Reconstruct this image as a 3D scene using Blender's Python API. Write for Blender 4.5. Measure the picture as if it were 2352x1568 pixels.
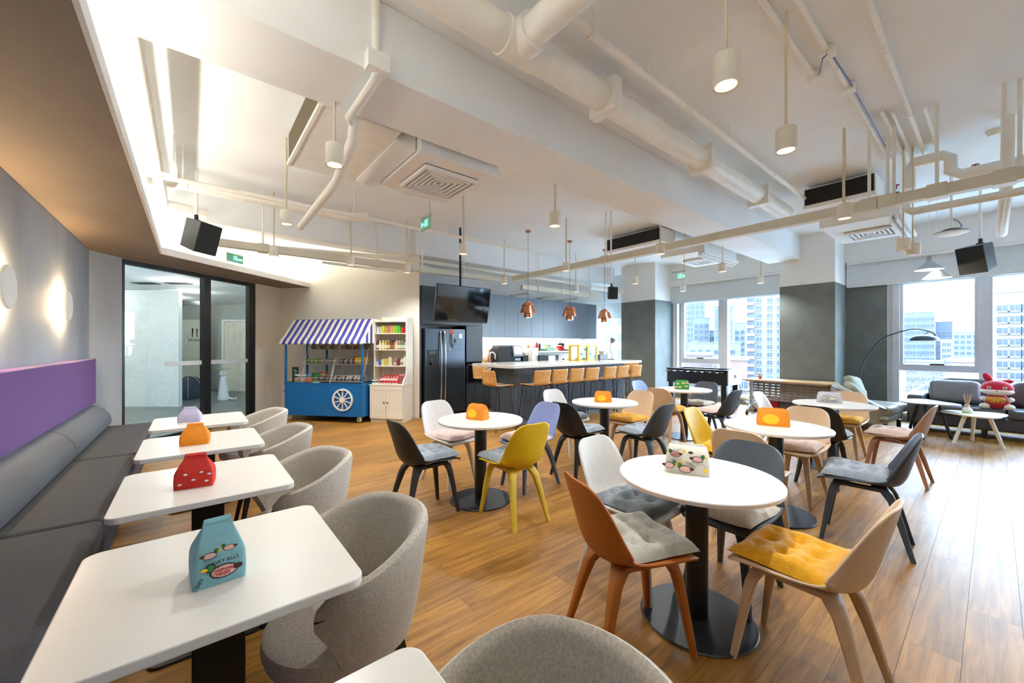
import bpy, math, random
from mathutils import Vector, Matrix
random.seed(7)
SC = bpy.context.scene
COL = SC.collection
for _o in list(bpy.data.objects): bpy.data.objects.remove(_o, do_unlink=True)
R = math.radians
PI = math.pi

# ------------------------------------------------------------------ camera
FPX = 903.4
cam = bpy.data.cameras.new('camera'); camo = bpy.data.objects.new('camera', cam); COL.objects.link(camo)
cam.sensor_width = 36.0; cam.sensor_fit = 'HORIZONTAL'
cam.lens = 36.0*FPX/2352.0
cam.shift_y = 9.0/2352.0
cam.clip_start = 0.05; cam.clip_end = 3000
camo.location = (0, 0, 1.42)
camo.rotation_euler = (R(90), 0, -math.atan(736/FPX))
SC.camera = camo

# ------------------------------------------------------------------ sky, sun, exposure
W = bpy.data.worlds.new('sky'); SC.world = W; W.use_nodes = True
wn = W.node_tree; wn.nodes.clear()
w_out = wn.nodes.new('ShaderNodeOutputWorld'); w_bg = wn.nodes.new('ShaderNodeBackground')
w_ramp = wn.nodes.new('ShaderNodeValToRGB'); w_tc = wn.nodes.new('ShaderNodeTexCoord'); w_sep = wn.nodes.new('ShaderNodeSeparateXYZ')
w_ramp.color_ramp.elements[0].position = 0.0; w_ramp.color_ramp.elements[0].color = (0.74, 0.87, 1.0, 1)
w_ramp.color_ramp.elements[1].position = 0.6; w_ramp.color_ramp.elements[1].color = (0.48, 0.69, 1.0, 1)
wn.links.new(w_tc.outputs['Generated'], w_sep.inputs[0]); wn.links.new(w_sep.outputs['Z'], w_ramp.inputs[0])
wn.links.new(w_ramp.outputs[0], w_bg.inputs['Color']); wn.links.new(w_bg.outputs[0], w_out.inputs['Surface'])
w_bg.inputs['Strength'].default_value = 14.0
sun = bpy.data.lights.new('sun', 'SUN'); sun.energy = 1.0; sun.color = (1, 0.95, 0.88); sun.angle = R(3)
suno = bpy.data.objects.new('sun', sun); COL.objects.link(suno)
suno.rotation_euler = (R(52), 0, R(-100))     # comes from behind the building: lights the far facades only
vs = SC.view_settings
vs.view_transform = 'Standard'; vs.look = 'None'; vs.gamma = 1.0; vs.exposure = 1.32
try: vs.use_curve_mapping = False
except Exception: pass
SC.display_settings.display_device = 'sRGB'
cy = SC.cycles
cy.max_bounces = 10; cy.diffuse_bounces = 6; cy.glossy_bounces = 4; cy.transmission_bounces = 8; cy.transparent_max_bounces = 12
cy.sample_clamp_indirect = 6.0; cy.caustics_reflective = False; cy.caustics_refractive = False

PEND_W, SCONCE_W, COVE_W, CORR_W = 57.0, 24.0, 56.0, 10.0      # lamp wattages

# ------------------------------------------------------------------ materials
def lin(c):
    if isinstance(c, str):
        c = c.lstrip('#'); c = tuple(int(c[i:i+2], 16)/255 for i in (0, 2, 4))
    return tuple((v/12.92 if v <= 0.04045 else ((v+0.055)/1.055)**2.4) for v in c)
MATS = {}
def mat(name, col, rough=0.5, metal=0.0, var=0.06, scale=8.0, bump=0.0, bscale=60.0, spec=0.5, coat=0.0, sheen=0.0, stretch=None, col2=None):
    """Principled material with procedural noise variation between two tints, optional bump."""
    if name in MATS: return MATS[name]
    m = bpy.data.materials.new(name); m.use_nodes = True; MATS[name] = m
    nt = m.node_tree; b = nt.nodes['Principled BSDF']
    c = lin(col); N = nt.nodes.new; L = nt.links.new
    tc = N('ShaderNodeTexCoord'); mp = N('ShaderNodeMapping'); nz = N('ShaderNodeTexNoise'); rp = N('ShaderNodeValToRGB')
    if stretch: mp.inputs['Scale'].default_value = stretch
    nz.inputs['Scale'].default_value = scale; nz.inputs['Detail'].default_value = 4
    L(tc.outputs['Object'], mp.inputs[0]); L(mp.outputs[0], nz.inputs['Vector'])
    c2 = lin(col2) if col2 else tuple(min(1, v*(1+var)) for v in c)
    c1 = c if col2 else tuple(v*(1-var) for v in c)
    rp.color_ramp.elements[0].position = 0.35; rp.color_ramp.elements[1].position = 0.65
    rp.color_ramp.elements[0].color = (*c1, 1); rp.color_ramp.elements[1].color = (*c2, 1)
    L(nz.outputs['Fac'], rp.inputs[0]); L(rp.outputs[0], b.inputs['Base Color'])
    b.inputs['Roughness'].default_value = rough; b.inputs['Metallic'].default_value = metal
    b.inputs['Specular IOR Level'].default_value = spec
    if coat: b.inputs['Coat Weight'].default_value = coat; b.inputs['Coat Roughness'].default_value = 0.1
    if sheen: b.inputs['Sheen Weight'].default_value = sheen
    if bump:
        n2 = N('ShaderNodeTexNoise'); n2.inputs['Scale'].default_value = bscale; n2.inputs['Detail'].default_value = 3
        bp = N('ShaderNodeBump'); bp.inputs['Strength'].default_value = bump; bp.inputs['Distance'].default_value = 0.01
        L(mp.outputs[0], n2.inputs['Vector']); L(n2.outputs['Fac'], bp.inputs['Height']); L(bp.outputs[0], b.inputs['Normal'])
    return m
def emit(name, col, strength):
    if name in MATS: return MATS[name]
    m = bpy.data.materials.new(name); m.use_nodes = True; MATS[name] = m
    b = m.node_tree.nodes['Principled BSDF']; c = lin(col)
    b.inputs['Base Color'].default_value = (*c, 1); b.inputs['Emission Color'].default_value = (*c, 1)
    b.inputs['Emission Strength'].default_value = strength
    return m
def glass(name, tint=(0.93, 0.97, 0.98), clear=0.88, rough=0.02):
    """Thin architectural glass: mostly transparent, fresnel reflection."""
    if name in MATS: return MATS[name]
    m = bpy.data.materials.new(name); m.use_nodes = True; MATS[name] = m
    nt = m.node_tree; nt.nodes.clear(); N = nt.nodes.new; L = nt.links.new
    o = N('ShaderNodeOutputMaterial'); mx = N('ShaderNodeMixShader'); t = N('ShaderNodeBsdfTransparent'); g = N('ShaderNodeBsdfGlossy'); f = N('ShaderNodeLayerWeight')
    t.inputs[0].default_value = (*[min(1, v*clear/0.9) for v in tint], 1); g.inputs['Roughness'].default_value = rough
    pw = N('ShaderNodeMath'); pw.operation = 'POWER'; pw.inputs[1].default_value = 5.0; ml = N('ShaderNodeMath'); ml.operation = 'MULTIPLY_ADD'; ml.inputs[1].default_value = 0.8; ml.inputs[2].default_value = 0.045
    f.inputs['Blend'].default_value = 0.5; L(f.outputs['Facing'], pw.inputs[0]); L(pw.outputs[0], ml.inputs[0])
    L(ml.outputs[0], mx.inputs[0]); L(t.outputs[0], mx.inputs[1]); L(g.outputs[0], mx.inputs[2]); L(mx.outputs[0], o.inputs[0])
    return m

# ------------------------------------------------------------------ mesh builder
class MB:
    def __init__(s): s.v = []; s.f = []; s.sm = []
    def _add(s, vs, fs, sm=False):
        k = len(s.v); s.v += [tuple(p) for p in vs]; s.f += [tuple(i+k for i in f) for f in fs]
        s.sm += (list(sm) if isinstance(sm, (list, tuple)) else [sm]*len(fs)); return s
    def box(s, x0, x1, y0, y1, z0, z1):
        return s._add([(x, y, z) for z in (z0, z1) for y in (y0, y1) for x in (x0, x1)],
                      [(0, 2, 3, 1), (4, 5, 7, 6), (0, 1, 5, 4), (2, 6, 7, 3), (0, 4, 6, 2), (1, 3, 7, 5)])
    def obox(s, c, size, rot=None):
        k = len(s.v); a, b, d = [q/2 for q in size]; s.box(-a, a, -b, b, -d, d)
        Mx = Matrix.Translation(c) @ (rot.to_4x4() if rot else Matrix())
        for i in range(k, len(s.v)): s.v[i] = tuple(Mx @ Vector(s.v[i]))
        return s
    def bar(s, p0, p1, w, h, up=(0, 0, 1), w1=None, h1=None):
        """rectangular bar from p0 to p1, tapering to w1 x h1"""
        p0 = Vector(p0); p1 = Vector(p1); d = (p1-p0).normalized(); u = Vector(up)
        if abs(d.dot(u)) > 0.98: u = Vector((0, 1, 0))
        x = d.cross(u).normalized(); y = x.cross(d).normalized(); w1 = w if w1 is None else w1; h1 = h if h1 is None else h1
        q = []
        for p, a, b in ((p0, w, h), (p1, w1, h1)):
            for sx, sy in ((-1, -1), (1, -1), (1, 1), (-1, 1)): q.append(p+x*(sx*a/2)+y*(sy*b/2))
        return s._add(q, [(0, 3, 2, 1), (4, 5, 6, 7), (0, 1, 5, 4), (1, 2, 6, 5), (2, 3, 7, 6), (3, 0, 4, 7)])
    def cyl(s, p0, p1, r0, r1=None, n=16, cap=True):
        r1 = r0 if r1 is None else r1; p0 = Vector(p0); p1 = Vector(p1); d = (p1-p0).normalized()
        a = d.orthogonal().normalized(); b = d.cross(a)
        q = [p0+(a*math.cos(t)+b*math.sin(t))*r0 for t in [2*PI*i/n for i in range(n)]]
        q += [p1+(a*math.cos(t)+b*math.sin(t))*r1 for t in [2*PI*i/n for i in range(n)]]
        fs = [(i, (i+1) % n, n+(i+1) % n, n+i) for i in range(n)]; sm = [True]*n
        if cap: fs += [tuple(range(n-1, -1, -1)), tuple(range(n, 2*n))]; sm += [False, False]
        return s._add(q, fs, sm)
    def tube(s, pts, r, n=8, cap=True, closed=False):
        pts = [Vector(p) for p in pts]; m = len(pts); q = []; a = None
        for i, p in enumerate(pts):
            if closed: d = (pts[(i+1) % m]-pts[i-1]).normalized()
            else: d = (pts[min(i+1, m-1)]-pts[max(i-1, 0)]).normalized()
            if a is None: a = d.orthogonal().normalized()
            else: a = (a-d*a.dot(d)).normalized()
            b = d.cross(a); rr = r[i] if isinstance(r, (list, tuple)) else r
            q += [p+(a*math.cos(2*PI*j/n)+b*math.sin(2*PI*j/n))*rr for j in range(n)]
        fs = []; sm = []
        for i in range(m if closed else m-1):
            for j in range(n):
                i2 = (i+1) % m
                fs.append((i*n+j, i*n+(j+1) % n, i2*n+(j+1) % n, i2*n+j)); sm.append(True)
        if cap and not closed: fs += [tuple(range(n-1, -1, -1)), tuple((m-1)*n+j for j in range(n))]; sm += [False, False]
        return s._add(q, fs, sm)
    def lathe(s, prof, n=24, c=(0, 0, 0), axis='z', smooth=True):
        q = []
        for r, z in prof:
            for j in range(n):
                t = 2*PI*j/n; x, y = r*math.cos(t), r*math.sin(t)
                p = (x, y, z) if axis == 'z' else ((z, x, y) if axis == 'x' else (y, z, x))
                q.append((p[0]+c[0], p[1]+c[1], p[2]+c[2]))
        fs = []; m = len(prof)
        for i in range(m-1):
            for j in range(n): fs.append((i*n+j, i*n+(j+1) % n, (i+1)*n+(j+1) % n, (i+1)*n+j))
        sm = [smooth]*len(fs)
        closed = prof[0] == prof[-1]
        if prof[0][0] > 1e-5 and not closed: fs.append(tuple(range(n-1, -1, -1))); sm.append(False)
        if prof[-1][0] > 1e-5 and not closed: fs.append(tuple((m-1)*n+j for j in range(n))); sm.append(False)
        return s._add(q, fs, sm)
    def prism(s, poly, z0, z1):
        n = len(poly); q = [(x, y, z0) for x, y in poly]+[(x, y, z1) for x, y in poly]
        fs = [tuple(range(n-1, -1, -1)), tuple(range(n, 2*n))]+[(i, (i+1) % n, n+(i+1) % n, n+i) for i in range(n)]
        return s._add(q, fs)
    def grid(s, fn, nu, nv, smooth=True, closeu=False):
        q = [fn(i/(nu if closeu else nu-1), j/(nv-1)) for j in range(nv) for i in range(nu)]; fs = []
        for j in range(nv-1):
            for i in range(nu if closeu else nu-1):
                i2 = (i+1) % nu; fs.append((j*nu+i, j*nu+i2, (j+1)*nu+i2, (j+1)*nu+i))
        return s._add(q, fs, smooth)
    def ell(s, c, r, n=16, m=10, rot=None):
        if not isinstance(r, (tuple, list)): r = (r, r, r)
        q = []
        for j in range(1, m):
            ph = PI*j/m
            for i in range(n):
                t = 2*PI*i/n; q.append(Vector((r[0]*math.sin(ph)*math.cos(t), r[1]*math.sin(ph)*math.sin(t), r[2]*math.cos(ph))))
        q += [Vector((0, 0, r[2])), Vector((0, 0, -r[2]))]; a, b = len(q)-2, len(q)-1; fs = []
        for j in range(m-2):
            for i in range(n): fs.append((j*n+i, (j+1)*n+i, (j+1)*n+(i+1) % n, j*n+(i+1) % n))
        for i in range(n): fs.append((a, i, (i+1) % n)); fs.append((b, (m-2)*n+(i+1) % n, (m-2)*n+i))
        if rot: q = [rot @ p for p in q]
        return s._add([p+Vector(c) for p in q], fs, True)
    def pillow(s, c, size, puff=0.3, n=10, rot=None, fn=None):
        """soft box: superellipsoid cushion"""
        a, b, d = [q/2 for q in size]; q = []; m = 8; N_ = 4*n
        def se(t, e): return math.copysign(abs(t)**e, t)
        for j in range(m+1):
            ph = -PI/2+PI*j/m
            for i in range(N_):
                t = 2*PI*i/N_; e1 = 0.55; e2 = puff
                q.append(Vector((a*se(math.cos(ph), e1)*se(math.cos(t), e2), b*se(math.cos(ph), e1)*se(math.sin(t), e2), d*se(math.sin(ph), 0.8))))
        if fn: q = [fn(p) for p in q]
        if rot: q = [rot @ p for p in q]
        fs = [(j*N_+i, j*N_+(i+1) % N_, (j+1)*N_+(i+1) % N_, (j+1)*N_+i) for j in range(m) for i in range(N_)]
        return s._add([p+Vector(c) for p in q], fs, True)
    def xf(s, Mx):
        s.v = [tuple(Mx @ Vector(p)) for p in s.v]; return s
    def mesh(s, name):
        me = bpy.data.meshes.new(name); me.from_pydata(s.v, [], s.f)
        me.polygons.foreach_set('use_smooth', s.sm); me.update()
        if any(s.sm): me.set_sharp_from_angle(angle=R(42))
        return me
    def build(s, name, m, parent=None, bevel=0, subs=0, solid=0, seg=2, smooth=None):
        if smooth is not None: s.sm = [smooth]*len(s.f)
        me = s.mesh(name); me.materials.append(m)
        return link(name, me, parent, bevel, subs, solid, seg)
def link(name, me, parent=None, bevel=0, subs=0, solid=0, seg=2):
    o = bpy.data.objects.new(name, me); COL.objects.link(o)
    if parent: o.parent = parent
    if solid:
        k = o.modifiers.new('s', 'SOLIDIFY'); k.thickness = abs(solid); k.offset = -1 if solid > 0 else 1
    if bevel:
        k = o.modifiers.new('b', 'BEVEL'); k.width = bevel; k.segments = seg; k.limit_method = 'ANGLE'; k.angle_limit = R(40)
    if subs:
        k = o.modifiers.new('u', 'SUBSURF'); k.levels = subs; k.render_levels = subs
    return o
def tag(o, label=None, cat=None, group=None, kind=None):
    if label: o['label'] = label
    if cat: o['category'] = cat
    if group: o['group'] = group
    if kind: o['kind'] = kind
    return o
def thing(name, label, cat, loc=(0, 0, 0), rz=0.0, group=None):
    o = bpy.data.objects.new(name, None); COL.objects.link(o); o.empty_display_size = 0.1
    o.location = loc; o.rotation_euler = (0, 0, rz); return tag(o, label, cat, group)
def struct(name, mb, m, parent=None, **k):
    o = mb.build(name, m, parent, **k)
    if parent is None: o['kind'] = 'structure'
    return o
def dup(root, loc, rz, label, group=None, mats=None):
    r = root.copy(); COL.objects.link(r); r.location = loc; r.rotation_euler = (0, 0, rz); r['label'] = label
    if group: r['group'] = group
    for ch in list(root.children):
        c = ch.copy(); COL.objects.link(c); c.parent = r
        for g in list(ch.children):
            d = g.copy(); COL.objects.link(d); d.parent = c
    return r
def at_mat(o, m):
    """give this object its own material without breaking shared mesh data"""
    o.material_slots[0].link = 'OBJECT'; o.material_slots[0].material = m
def text_mesh(s, size, depth=0.0008, mirror=False):
    cu = bpy.data.curves.new('t', 'FONT'); cu.body = s; cu.size = size; cu.align_x = 'CENTER'; cu.align_y = 'CENTER'; cu.extrude = depth; cu.resolution_u = 2
    ob = bpy.data.objects.new('t', cu); COL.objects.link(ob)
    dg = bpy.context.evaluated_depsgraph_get(); me = bpy.data.meshes.new_from_object(ob.evaluated_get(dg))
    bpy.data.objects.remove(ob, do_unlink=True)
    if mirror:
        for v in me.vertices: v.co.x = -v.co.x
    return me
def text(name, s, size, m, mw, parent=None, mirror=False, depth=0.0008):
    """flat lettering: mw = matrix placing its x/y plane"""
    me = text_mesh(s, size, depth, mirror); me.transform(mw); me.materials.clear(); me.materials.append(m)
    return link(name, me, parent)
def frame_mw(o, xdir, ydir):
    x = Vector(xdir).normalized(); y = Vector(ydir).normalized(); z = x.cross(y)
    return Matrix(((x.x, y.x, z.x, o[0]), (x.y, y.y, z.y, o[1]), (x.z, y.z, z.z, o[2]), (0, 0, 0, 1)))
def lamp(name, kind, loc, energy, col=(1, 0.9, 0.78), parent=None, size=0.05, spot=None, blend=0.6, target=None, sizey=None):
    l = bpy.data.lights.new(name, kind); l.energy = energy; l.color = col
    if kind == 'AREA':
        l.size = size
        if sizey: l.shape = 'RECTANGLE'; l.size_y = sizey
    else: l.shadow_soft_size = size
    if kind == 'SPOT': l.spot_size = R(spot); l.spot_blend = blend
    o = bpy.data.objects.new(name, l); COL.objects.link(o); o.location = loc
    if parent: o.parent = parent
    if target: o.rotation_euler = (Vector(target)-Vector(loc)).to_track_quat('-Z', 'Y').to_euler()
    return o
# ------------------------------------------------------------------ palette
m_white = mat('white_paint', '#EEEDE9', 0.6, var=0.02)
m_ceil = mat('ceiling_paint', '#EDF0F1', 0.75, var=0.03, scale=1.2, bump=0.05, bscale=30)
m_pipe = mat('pipe_white', '#EEECE4', 0.5, var=0.03, bump=0.05, bscale=25)
m_plaster = mat('grey_plaster', '#9AA2AA', 0.75, var=0.14, scale=1.6, bump=0.05, bscale=40, stretch=(1, 1, 0.35))
m_soffit = mat('taupe_plaster', '#8A7A6A', 0.7, var=0.10, scale=2.2, bump=0.04, bscale=40, stretch=(1, 0.4, 1))
m_concrete = mat('grey_wall_panel', '#6C7270', 0.75, var=0.10, scale=4, bump=0.04, bscale=80)
m_cream = mat('cream_wall', '#EAE5D9', 0.7, var=0.02, scale=1.0)
m_black = mat('black_metal', '#17181A', 0.4, var=0.1)
m_matblack = mat('black_plastic', '#101113', 0.55, var=0.1)
m_alu = mat('aluminium', '#B9C0C8', 0.35, 0.7, var=0.04)
m_chrome = mat('chrome', '#D5D8DC', 0.15, 1.0, var=0.02)
m_table = mat('white_laminate', '#E8E6E0', 0.28, var=0.015, scale=2)
m_glass = glass('window_glass')
m_lamp_white = mat('lamp_cream', '#EDE6D6', 0.5, var=0.02)
m_cable = mat('cable_cream', '#D8CDB2', 0.6, var=0.04)
m_reflector = emit('lamp_reflector', '#D8C8AE', 0.8)
# ------------------------------------------------------------------ room shell
ZC, ZB, ZS = 3.62, 3.15, 2.62          # ceiling, beam underside, soffit underside
XL, XW, XP = -1.0, 10.4, 9.5           # left wall, window wall, pillar fronts
YK, YB = 7.7, -3.0                     # kitchen wall, wall behind the camera
G0 = Vector((-0.741, 7.56)); KN = Vector((1.46, 9.49)); GU = (KN-G0).normalized(); GN = Vector((-GU.y, GU.x))
def gp(t, d, z=None):
    p = G0+GU*t+GN*d
    return (p.x, p.y) if z is None else (p.x, p.y, z)

# floor: dark screed below, oak planks on top, each plank a piece of its own
m_screed = mat('floor_screed', '#5A3E26', 0.9)
def floor_mat():
    m = bpy.data.materials.new('oak_plank'); m.use_nodes = True; nt = m.node_tree; b = nt.nodes['Principled BSDF']; N = nt.nodes.new; L = nt.links.new
    oi = N('ShaderNodeObjectInfo'); ge = N('ShaderNodeNewGeometry'); ad = N('ShaderNodeMath'); ad.operation = 'ADD'
    L(oi.outputs['Random'], ad.inputs[0]); L(ge.outputs['Random Per Island'], ad.inputs[1])
    fr = N('ShaderNodeMath'); fr.operation = 'FRACT'; L(ad.outputs[0], fr.inputs[0])
    tc = N('ShaderNodeTexCoord'); cb = N('ShaderNodeCombineXYZ'); va = N('ShaderNodeVectorMath'); va.operation = 'ADD'
    mu = N('ShaderNodeMath'); mu.operation = 'MULTIPLY'; mu.inputs[1].default_value = 37.0; L(fr.outputs[0], mu.inputs[0]); L(mu.outputs[0], cb.inputs[2]); L(mu.outputs[0], cb.inputs[0])
    L(tc.outputs['Object'], va.inputs[0]); L(cb.outputs[0], va.inputs[1])
    mp = N('ShaderNodeMapping'); mp.inputs['Scale'].default_value = (0.9, 11, 1); L(va.outputs[0], mp.inputs[0])
    nz = N('ShaderNodeTexNoise'); nz.inputs['Scale'].default_value = 2.4; nz.inputs['Detail'].default_value = 8; nz.inputs['Roughness'].default_value = 0.62; nz.inputs['Distortion'].default_value = 0.6; L(mp.outputs[0], nz.inputs['Vector'])
    rp = N('ShaderNodeValToRGB'); e = rp.color_ramp.elements
    e[0].position = 0.28; e[0].color = (*lin('#6E4A1B'), 1); e[1].position = 0.72; e[1].color = (*lin('#B2853B'), 1)
    k = e.new(0.5); k.color = (*lin('#986A2B'), 1); L(nz.outputs['Fac'], rp.inputs[0])
    hs = N('ShaderNodeHueSaturation'); mr = N('ShaderNodeMapRange'); mr.inputs['To Min'].default_value = 0.82; mr.inputs['To Max'].default_value = 1.16
    L(fr.outputs[0], mr.inputs[0]); L(mr.outputs[0], hs.inputs['Value']); L(rp.outputs[0], hs.inputs['Color']); L(hs.outputs[0], b.inputs['Base Color'])
    b.inputs['Roughness'].default_value = 0.42; b.inputs['Specular IOR Level'].default_value = 0.48
    bp = N('ShaderNodeBump'); bp.inputs['Strength'].default_value = 0.08; bp.inputs['Distance'].default_value = 0.004; L(nz.outputs['Fac'], bp.inputs['Height']); L(bp.outputs[0], b.inputs['Normal'])
    return m
m_oak = floor_mat()
floor = struct('floor', MB().box(XL-0.02, XW, YB, 9.7, -0.06, -0.012), m_screed)
PW, PL, GAP = 0.182, 1.22, 0.0012
pl = []
row = 0; y = YB
while y < 9.4:
    x = XL-(row*0.47 % 1)*PL
    while x < XW:
        a, b2 = max(x, XL), min(x+PL, XW)
        cx, cyy = (a+b2)/2, y+PW/2
        inside = b2-a > 0.05 and (cyy < 7.62 or (cx < 3.3 and (Vector((cx, cyy))-G0).dot(GN) < 0.12 and (cx-1.46)*0.77+(cyy-9.49)*0.638 < 0.1))
        if inside: pl.append((a, b2, y))
        x += PL
    y += PW; row += 1
def vis_rank(p):
    cx, cyy = (p[0]+p[1])/2, p[2]+PW/2; s_, c_ = 0.6316, 0.7753
    d = cx*s_+cyy*c_; r = (cx*c_-cyy*s_)/max(d, 0.01)
    return (0 if d > 0.9 and abs(r) < 1.45 and p[0] > -0.9 else 100)+d
pl.sort(key=vis_rank)
cache = {}
for a, b2, y in pl[:300]:
    ln = round(b2-a, 3)
    if ln not in cache:
        me = MB().box(0, ln-GAP, 0, PW-GAP, -0.012, 0).mesh('plank'); me.materials.append(m_oak); cache[ln] = me
    o = link('plank', cache[ln], floor); o.location = (a, y, 0)
rest = MB()
for a, b2, y in pl[300:]: rest.box(a, b2-GAP, y, y+PW-GAP, -0.012, 0)
tag(rest.build('plank_field', m_oak, floor), kind='stuff')

# ceiling and beams
struct('ceiling', MB().box(XL-0.1, XW+0.1, YB-0.1, 9.9, ZC, ZC+0.15), m_ceil)
struct('trim_1', MB().box(XL, XP, 2.48, 3.04, ZB, ZC), m_ceil, bevel=0.006)                 # big beam
struct('trim_2', MB().box(XL, 3.3, 7.02, 7.40, ZB, ZC).box(3.3, 9.5, 6.95, 7.33, ZB, ZC), m_ceil, bevel=0.006)   # kitchen beam
# walls
struct('wall_left', MB().box(XL-0.15, XL, YB, 7.2, 0, ZC), m_plaster)
struct('wall_left_return', MB().prism([(XL, 7.2), (G0.x, G0.y), (G0.x-0.12, G0.y+0.1), (XL-0.14, 7.2)], 0, ZC), m_plaster)
struct('wall_back', MB().box(XL-0.15, XW, YB-0.15, YB, 0, ZC), m_white)
tg1 = (Vector((0.98, 9.05))-G0).length; tk = (KN-G0).length
def gbox(mb, t0, t1, d0, d1, z0, z1): return mb.prism([gp(t0, d0), gp(t1, d0), gp(t1, d1), gp(t0, d1)], z0, z1)
w = MB(); gbox(w, tg1, tk, 0, 0.12, 0, ZC); gbox(w, 0, tg1, 0, 0.12, ZS, ZC)
struct('wall_entrance', w, m_cream)
struct('wall_cart', MB().prism([(1.46, 9.49), (1.60, 9.60), (3.452, 7.36), (3.452, 7.1), (3.44, 7.1)], 0, ZC).box(3.30, 3.452, 7.37, 7.8, 0, ZC), m_cream)
struct('wall_kitchen', MB().box(3.46, 9.95, YK, YK+0.15, 0, ZC).box(9.95, XW, 8.4, 8.55, 0, ZC).box(9.95, 10.05, YK+0.15, 8.4, 0, ZC), m_white)
# window wall: sill strip, head, pillars
w = MB()
w.box(XW, XW+0.2, YB, 8.4, -0.01, 0.15).box(XW, XW+0.2, YB, 8.4, 2.62, ZC).box(XW-0.16, XW, YB, 1.92, 3.08, ZC).box(XW-0.16, XW, 2.83, 5.67, 3.08, ZC)
w.box(XW, XW+0.2, 1.30, 2.86, 0.15, 2.62).box(XW, XW+0.2, 5.62, 6.76, 0.15, 2.62).box(XW, XW+0.2, YB, YB+0.1, 0.15, 2.62)
struct('wall_right', w, m_white)
struct('wall_right_panel', MB().box(XW-0.014, XW-0.001, 1.31, 1.915, 0.15, 2.6), m_concrete)
m_pillar_hi = m_white
struct('trim_3', MB().box(XP, XW, 1.92, 2.83, 2.635, ZC), m_white)
struct('trim_4', MB().box(XP, XW, 1.92, 2.83, 0, 2.63), m_concrete)
struct('trim_5', MB().box(XP, XW, 5.67, 6.725, 2.635, ZC), m_white)
struct('trim_6', MB().box(XP, XW, 5.67, 6.725, 0, 2.63), m_concrete)
# soffit with white fascia
sp = [(XL+0.005, YB+0.01), (-0.325, YB+0.01), (-0.325, 6.92), (1.885, 8.965), (1.445, 9.475), (G0.x+0.005, G0.y-0.005), (XL+0.005, 7.19)]
struct('ceiling_soffit', MB().prism(sp, ZS, ZS+0.06), m_soffit)
fz0, fz1 = ZS, ZS+0.09
struct('trim_7', MB().box(-0.324, -0.304, YB+0.01, 6.92, fz0, fz1), m_white)
struct('trim_8', MB().prism([(-0.324, 6.92), (1.886, 8.966), (1.90, 8.95), (-0.304, 6.905)], fz0, fz1), m_white)
# baseboards
struct('baseboard_cart', MB().prism([(1.449, 9.478), (1.460, 9.487), (3.44, 7.098), (3.428, 7.09)], 0, 0.07), m_white)
struct('baseboard_right', MB().box(XW-0.012, XW, YB+0.02, 1.9, 0, 0.1).box(XW-0.012, XW, 2.85, 5.66, 0, 0.1), mat('grey_skirting', '#8E9298', 0.5))

# glazed entrance partition
frm = struct('door_1', MB().box(-0.01, 0.01, -0.01, 0.01, -0.01, 0.0), m_black)
def gb(name, t0, t1, d0, d1, z0, z1, m, **k):
    mb = MB(); gbox(mb, t0, t1, d0, d1, z0, z1); return mb.build(name, m, frm, **k)
frm.data.clear_geometry(); mb = MB(); gbox(mb, 0.0, tg1, 0.02, 0.10, ZS-0.07, ZS-0.002); gbox(mb, 0, 0.05, 0.02, 0.10, 0, ZS-0.07); gbox(mb, tg1-0.14, tg1, 0.02, 0.10, 0, ZS-0.07)
frm.data.from_pydata(mb.v, [], mb.f); frm.data.update()
tm = 0.539*tg1
gb('mullion', tm-0.02, tm+0.10, 0.0, 0.09, 0, ZS-0.07, m_black)
gb('bottom_rail', 0.05, tm-0.02, 0.03, 0.08, 0.0, 0.05, m_black)
gb('door_bottom_rail', tm+0.10, tg1-0.14, 0.03, 0.08, 0.02, 0.08, m_black)
m_pglass = glass('partition_glass', (0.90, 0.945, 0.95), 0.885)
gb('pane', 0.05, tm-0.02, 0.055, 0.063, 0.05, ZS-0.07, m_pglass)
gb('door_pane', tm+0.10, tg1-0.14, 0.055, 0.063, 0.08, ZS-0.09, m_pglass)
m_frost = mat('frosted_band', '#C8D2D6', 0.6)
gb('frosted_band', tm-0.62, tm-0.02, 0.050, 0.054, 1.10, 1.17, m_frost)
gb('frosted_band', tm+0.10, tg1-0.14, 0.050, 0.054, 1.10, 1.17, m_frost)
# lettering on the glass (reads from the corridor, so it is mirrored here)
gx = (GU.x, GU.y, 0)
m_ink = mat('black_ink', '#1B1B1B', 0.6)
p = gp(tm-0.14, 0.05, 1.50); text('lettering', 'PANTRY', 0.062, m_ink, frame_mw(p, gx, (0, 0, 1)), frm, mirror=True)
ic = MB(); q = lambda t, z: gp(tm-0.14+t, 0.05, z)
for t in (-0.045,): ic.bar(q(t, 1.56), q(t, 1.70), 0.014, 0.002); ic.bar(q(t+0.008, 1.62), q(t+0.008, 1.70), 0.016, 0.002)
for t in (0.02, 0.035, 0.05): ic.bar(q(t, 1.65), q(t, 1.70), 0.007, 0.002)
ic.bar(q(0.035, 1.56), q(0.035, 1.65), 0.014, 0.002); ic.bar(q(0.018, 1.65), q(0.052, 1.65), 0.012, 0.002); ic.bar(q(-0.05, 1.54), q(0.05, 1.54), 0.004, 0.002)
ic.build('cutlery_icon', m_ink, frm)

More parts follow.
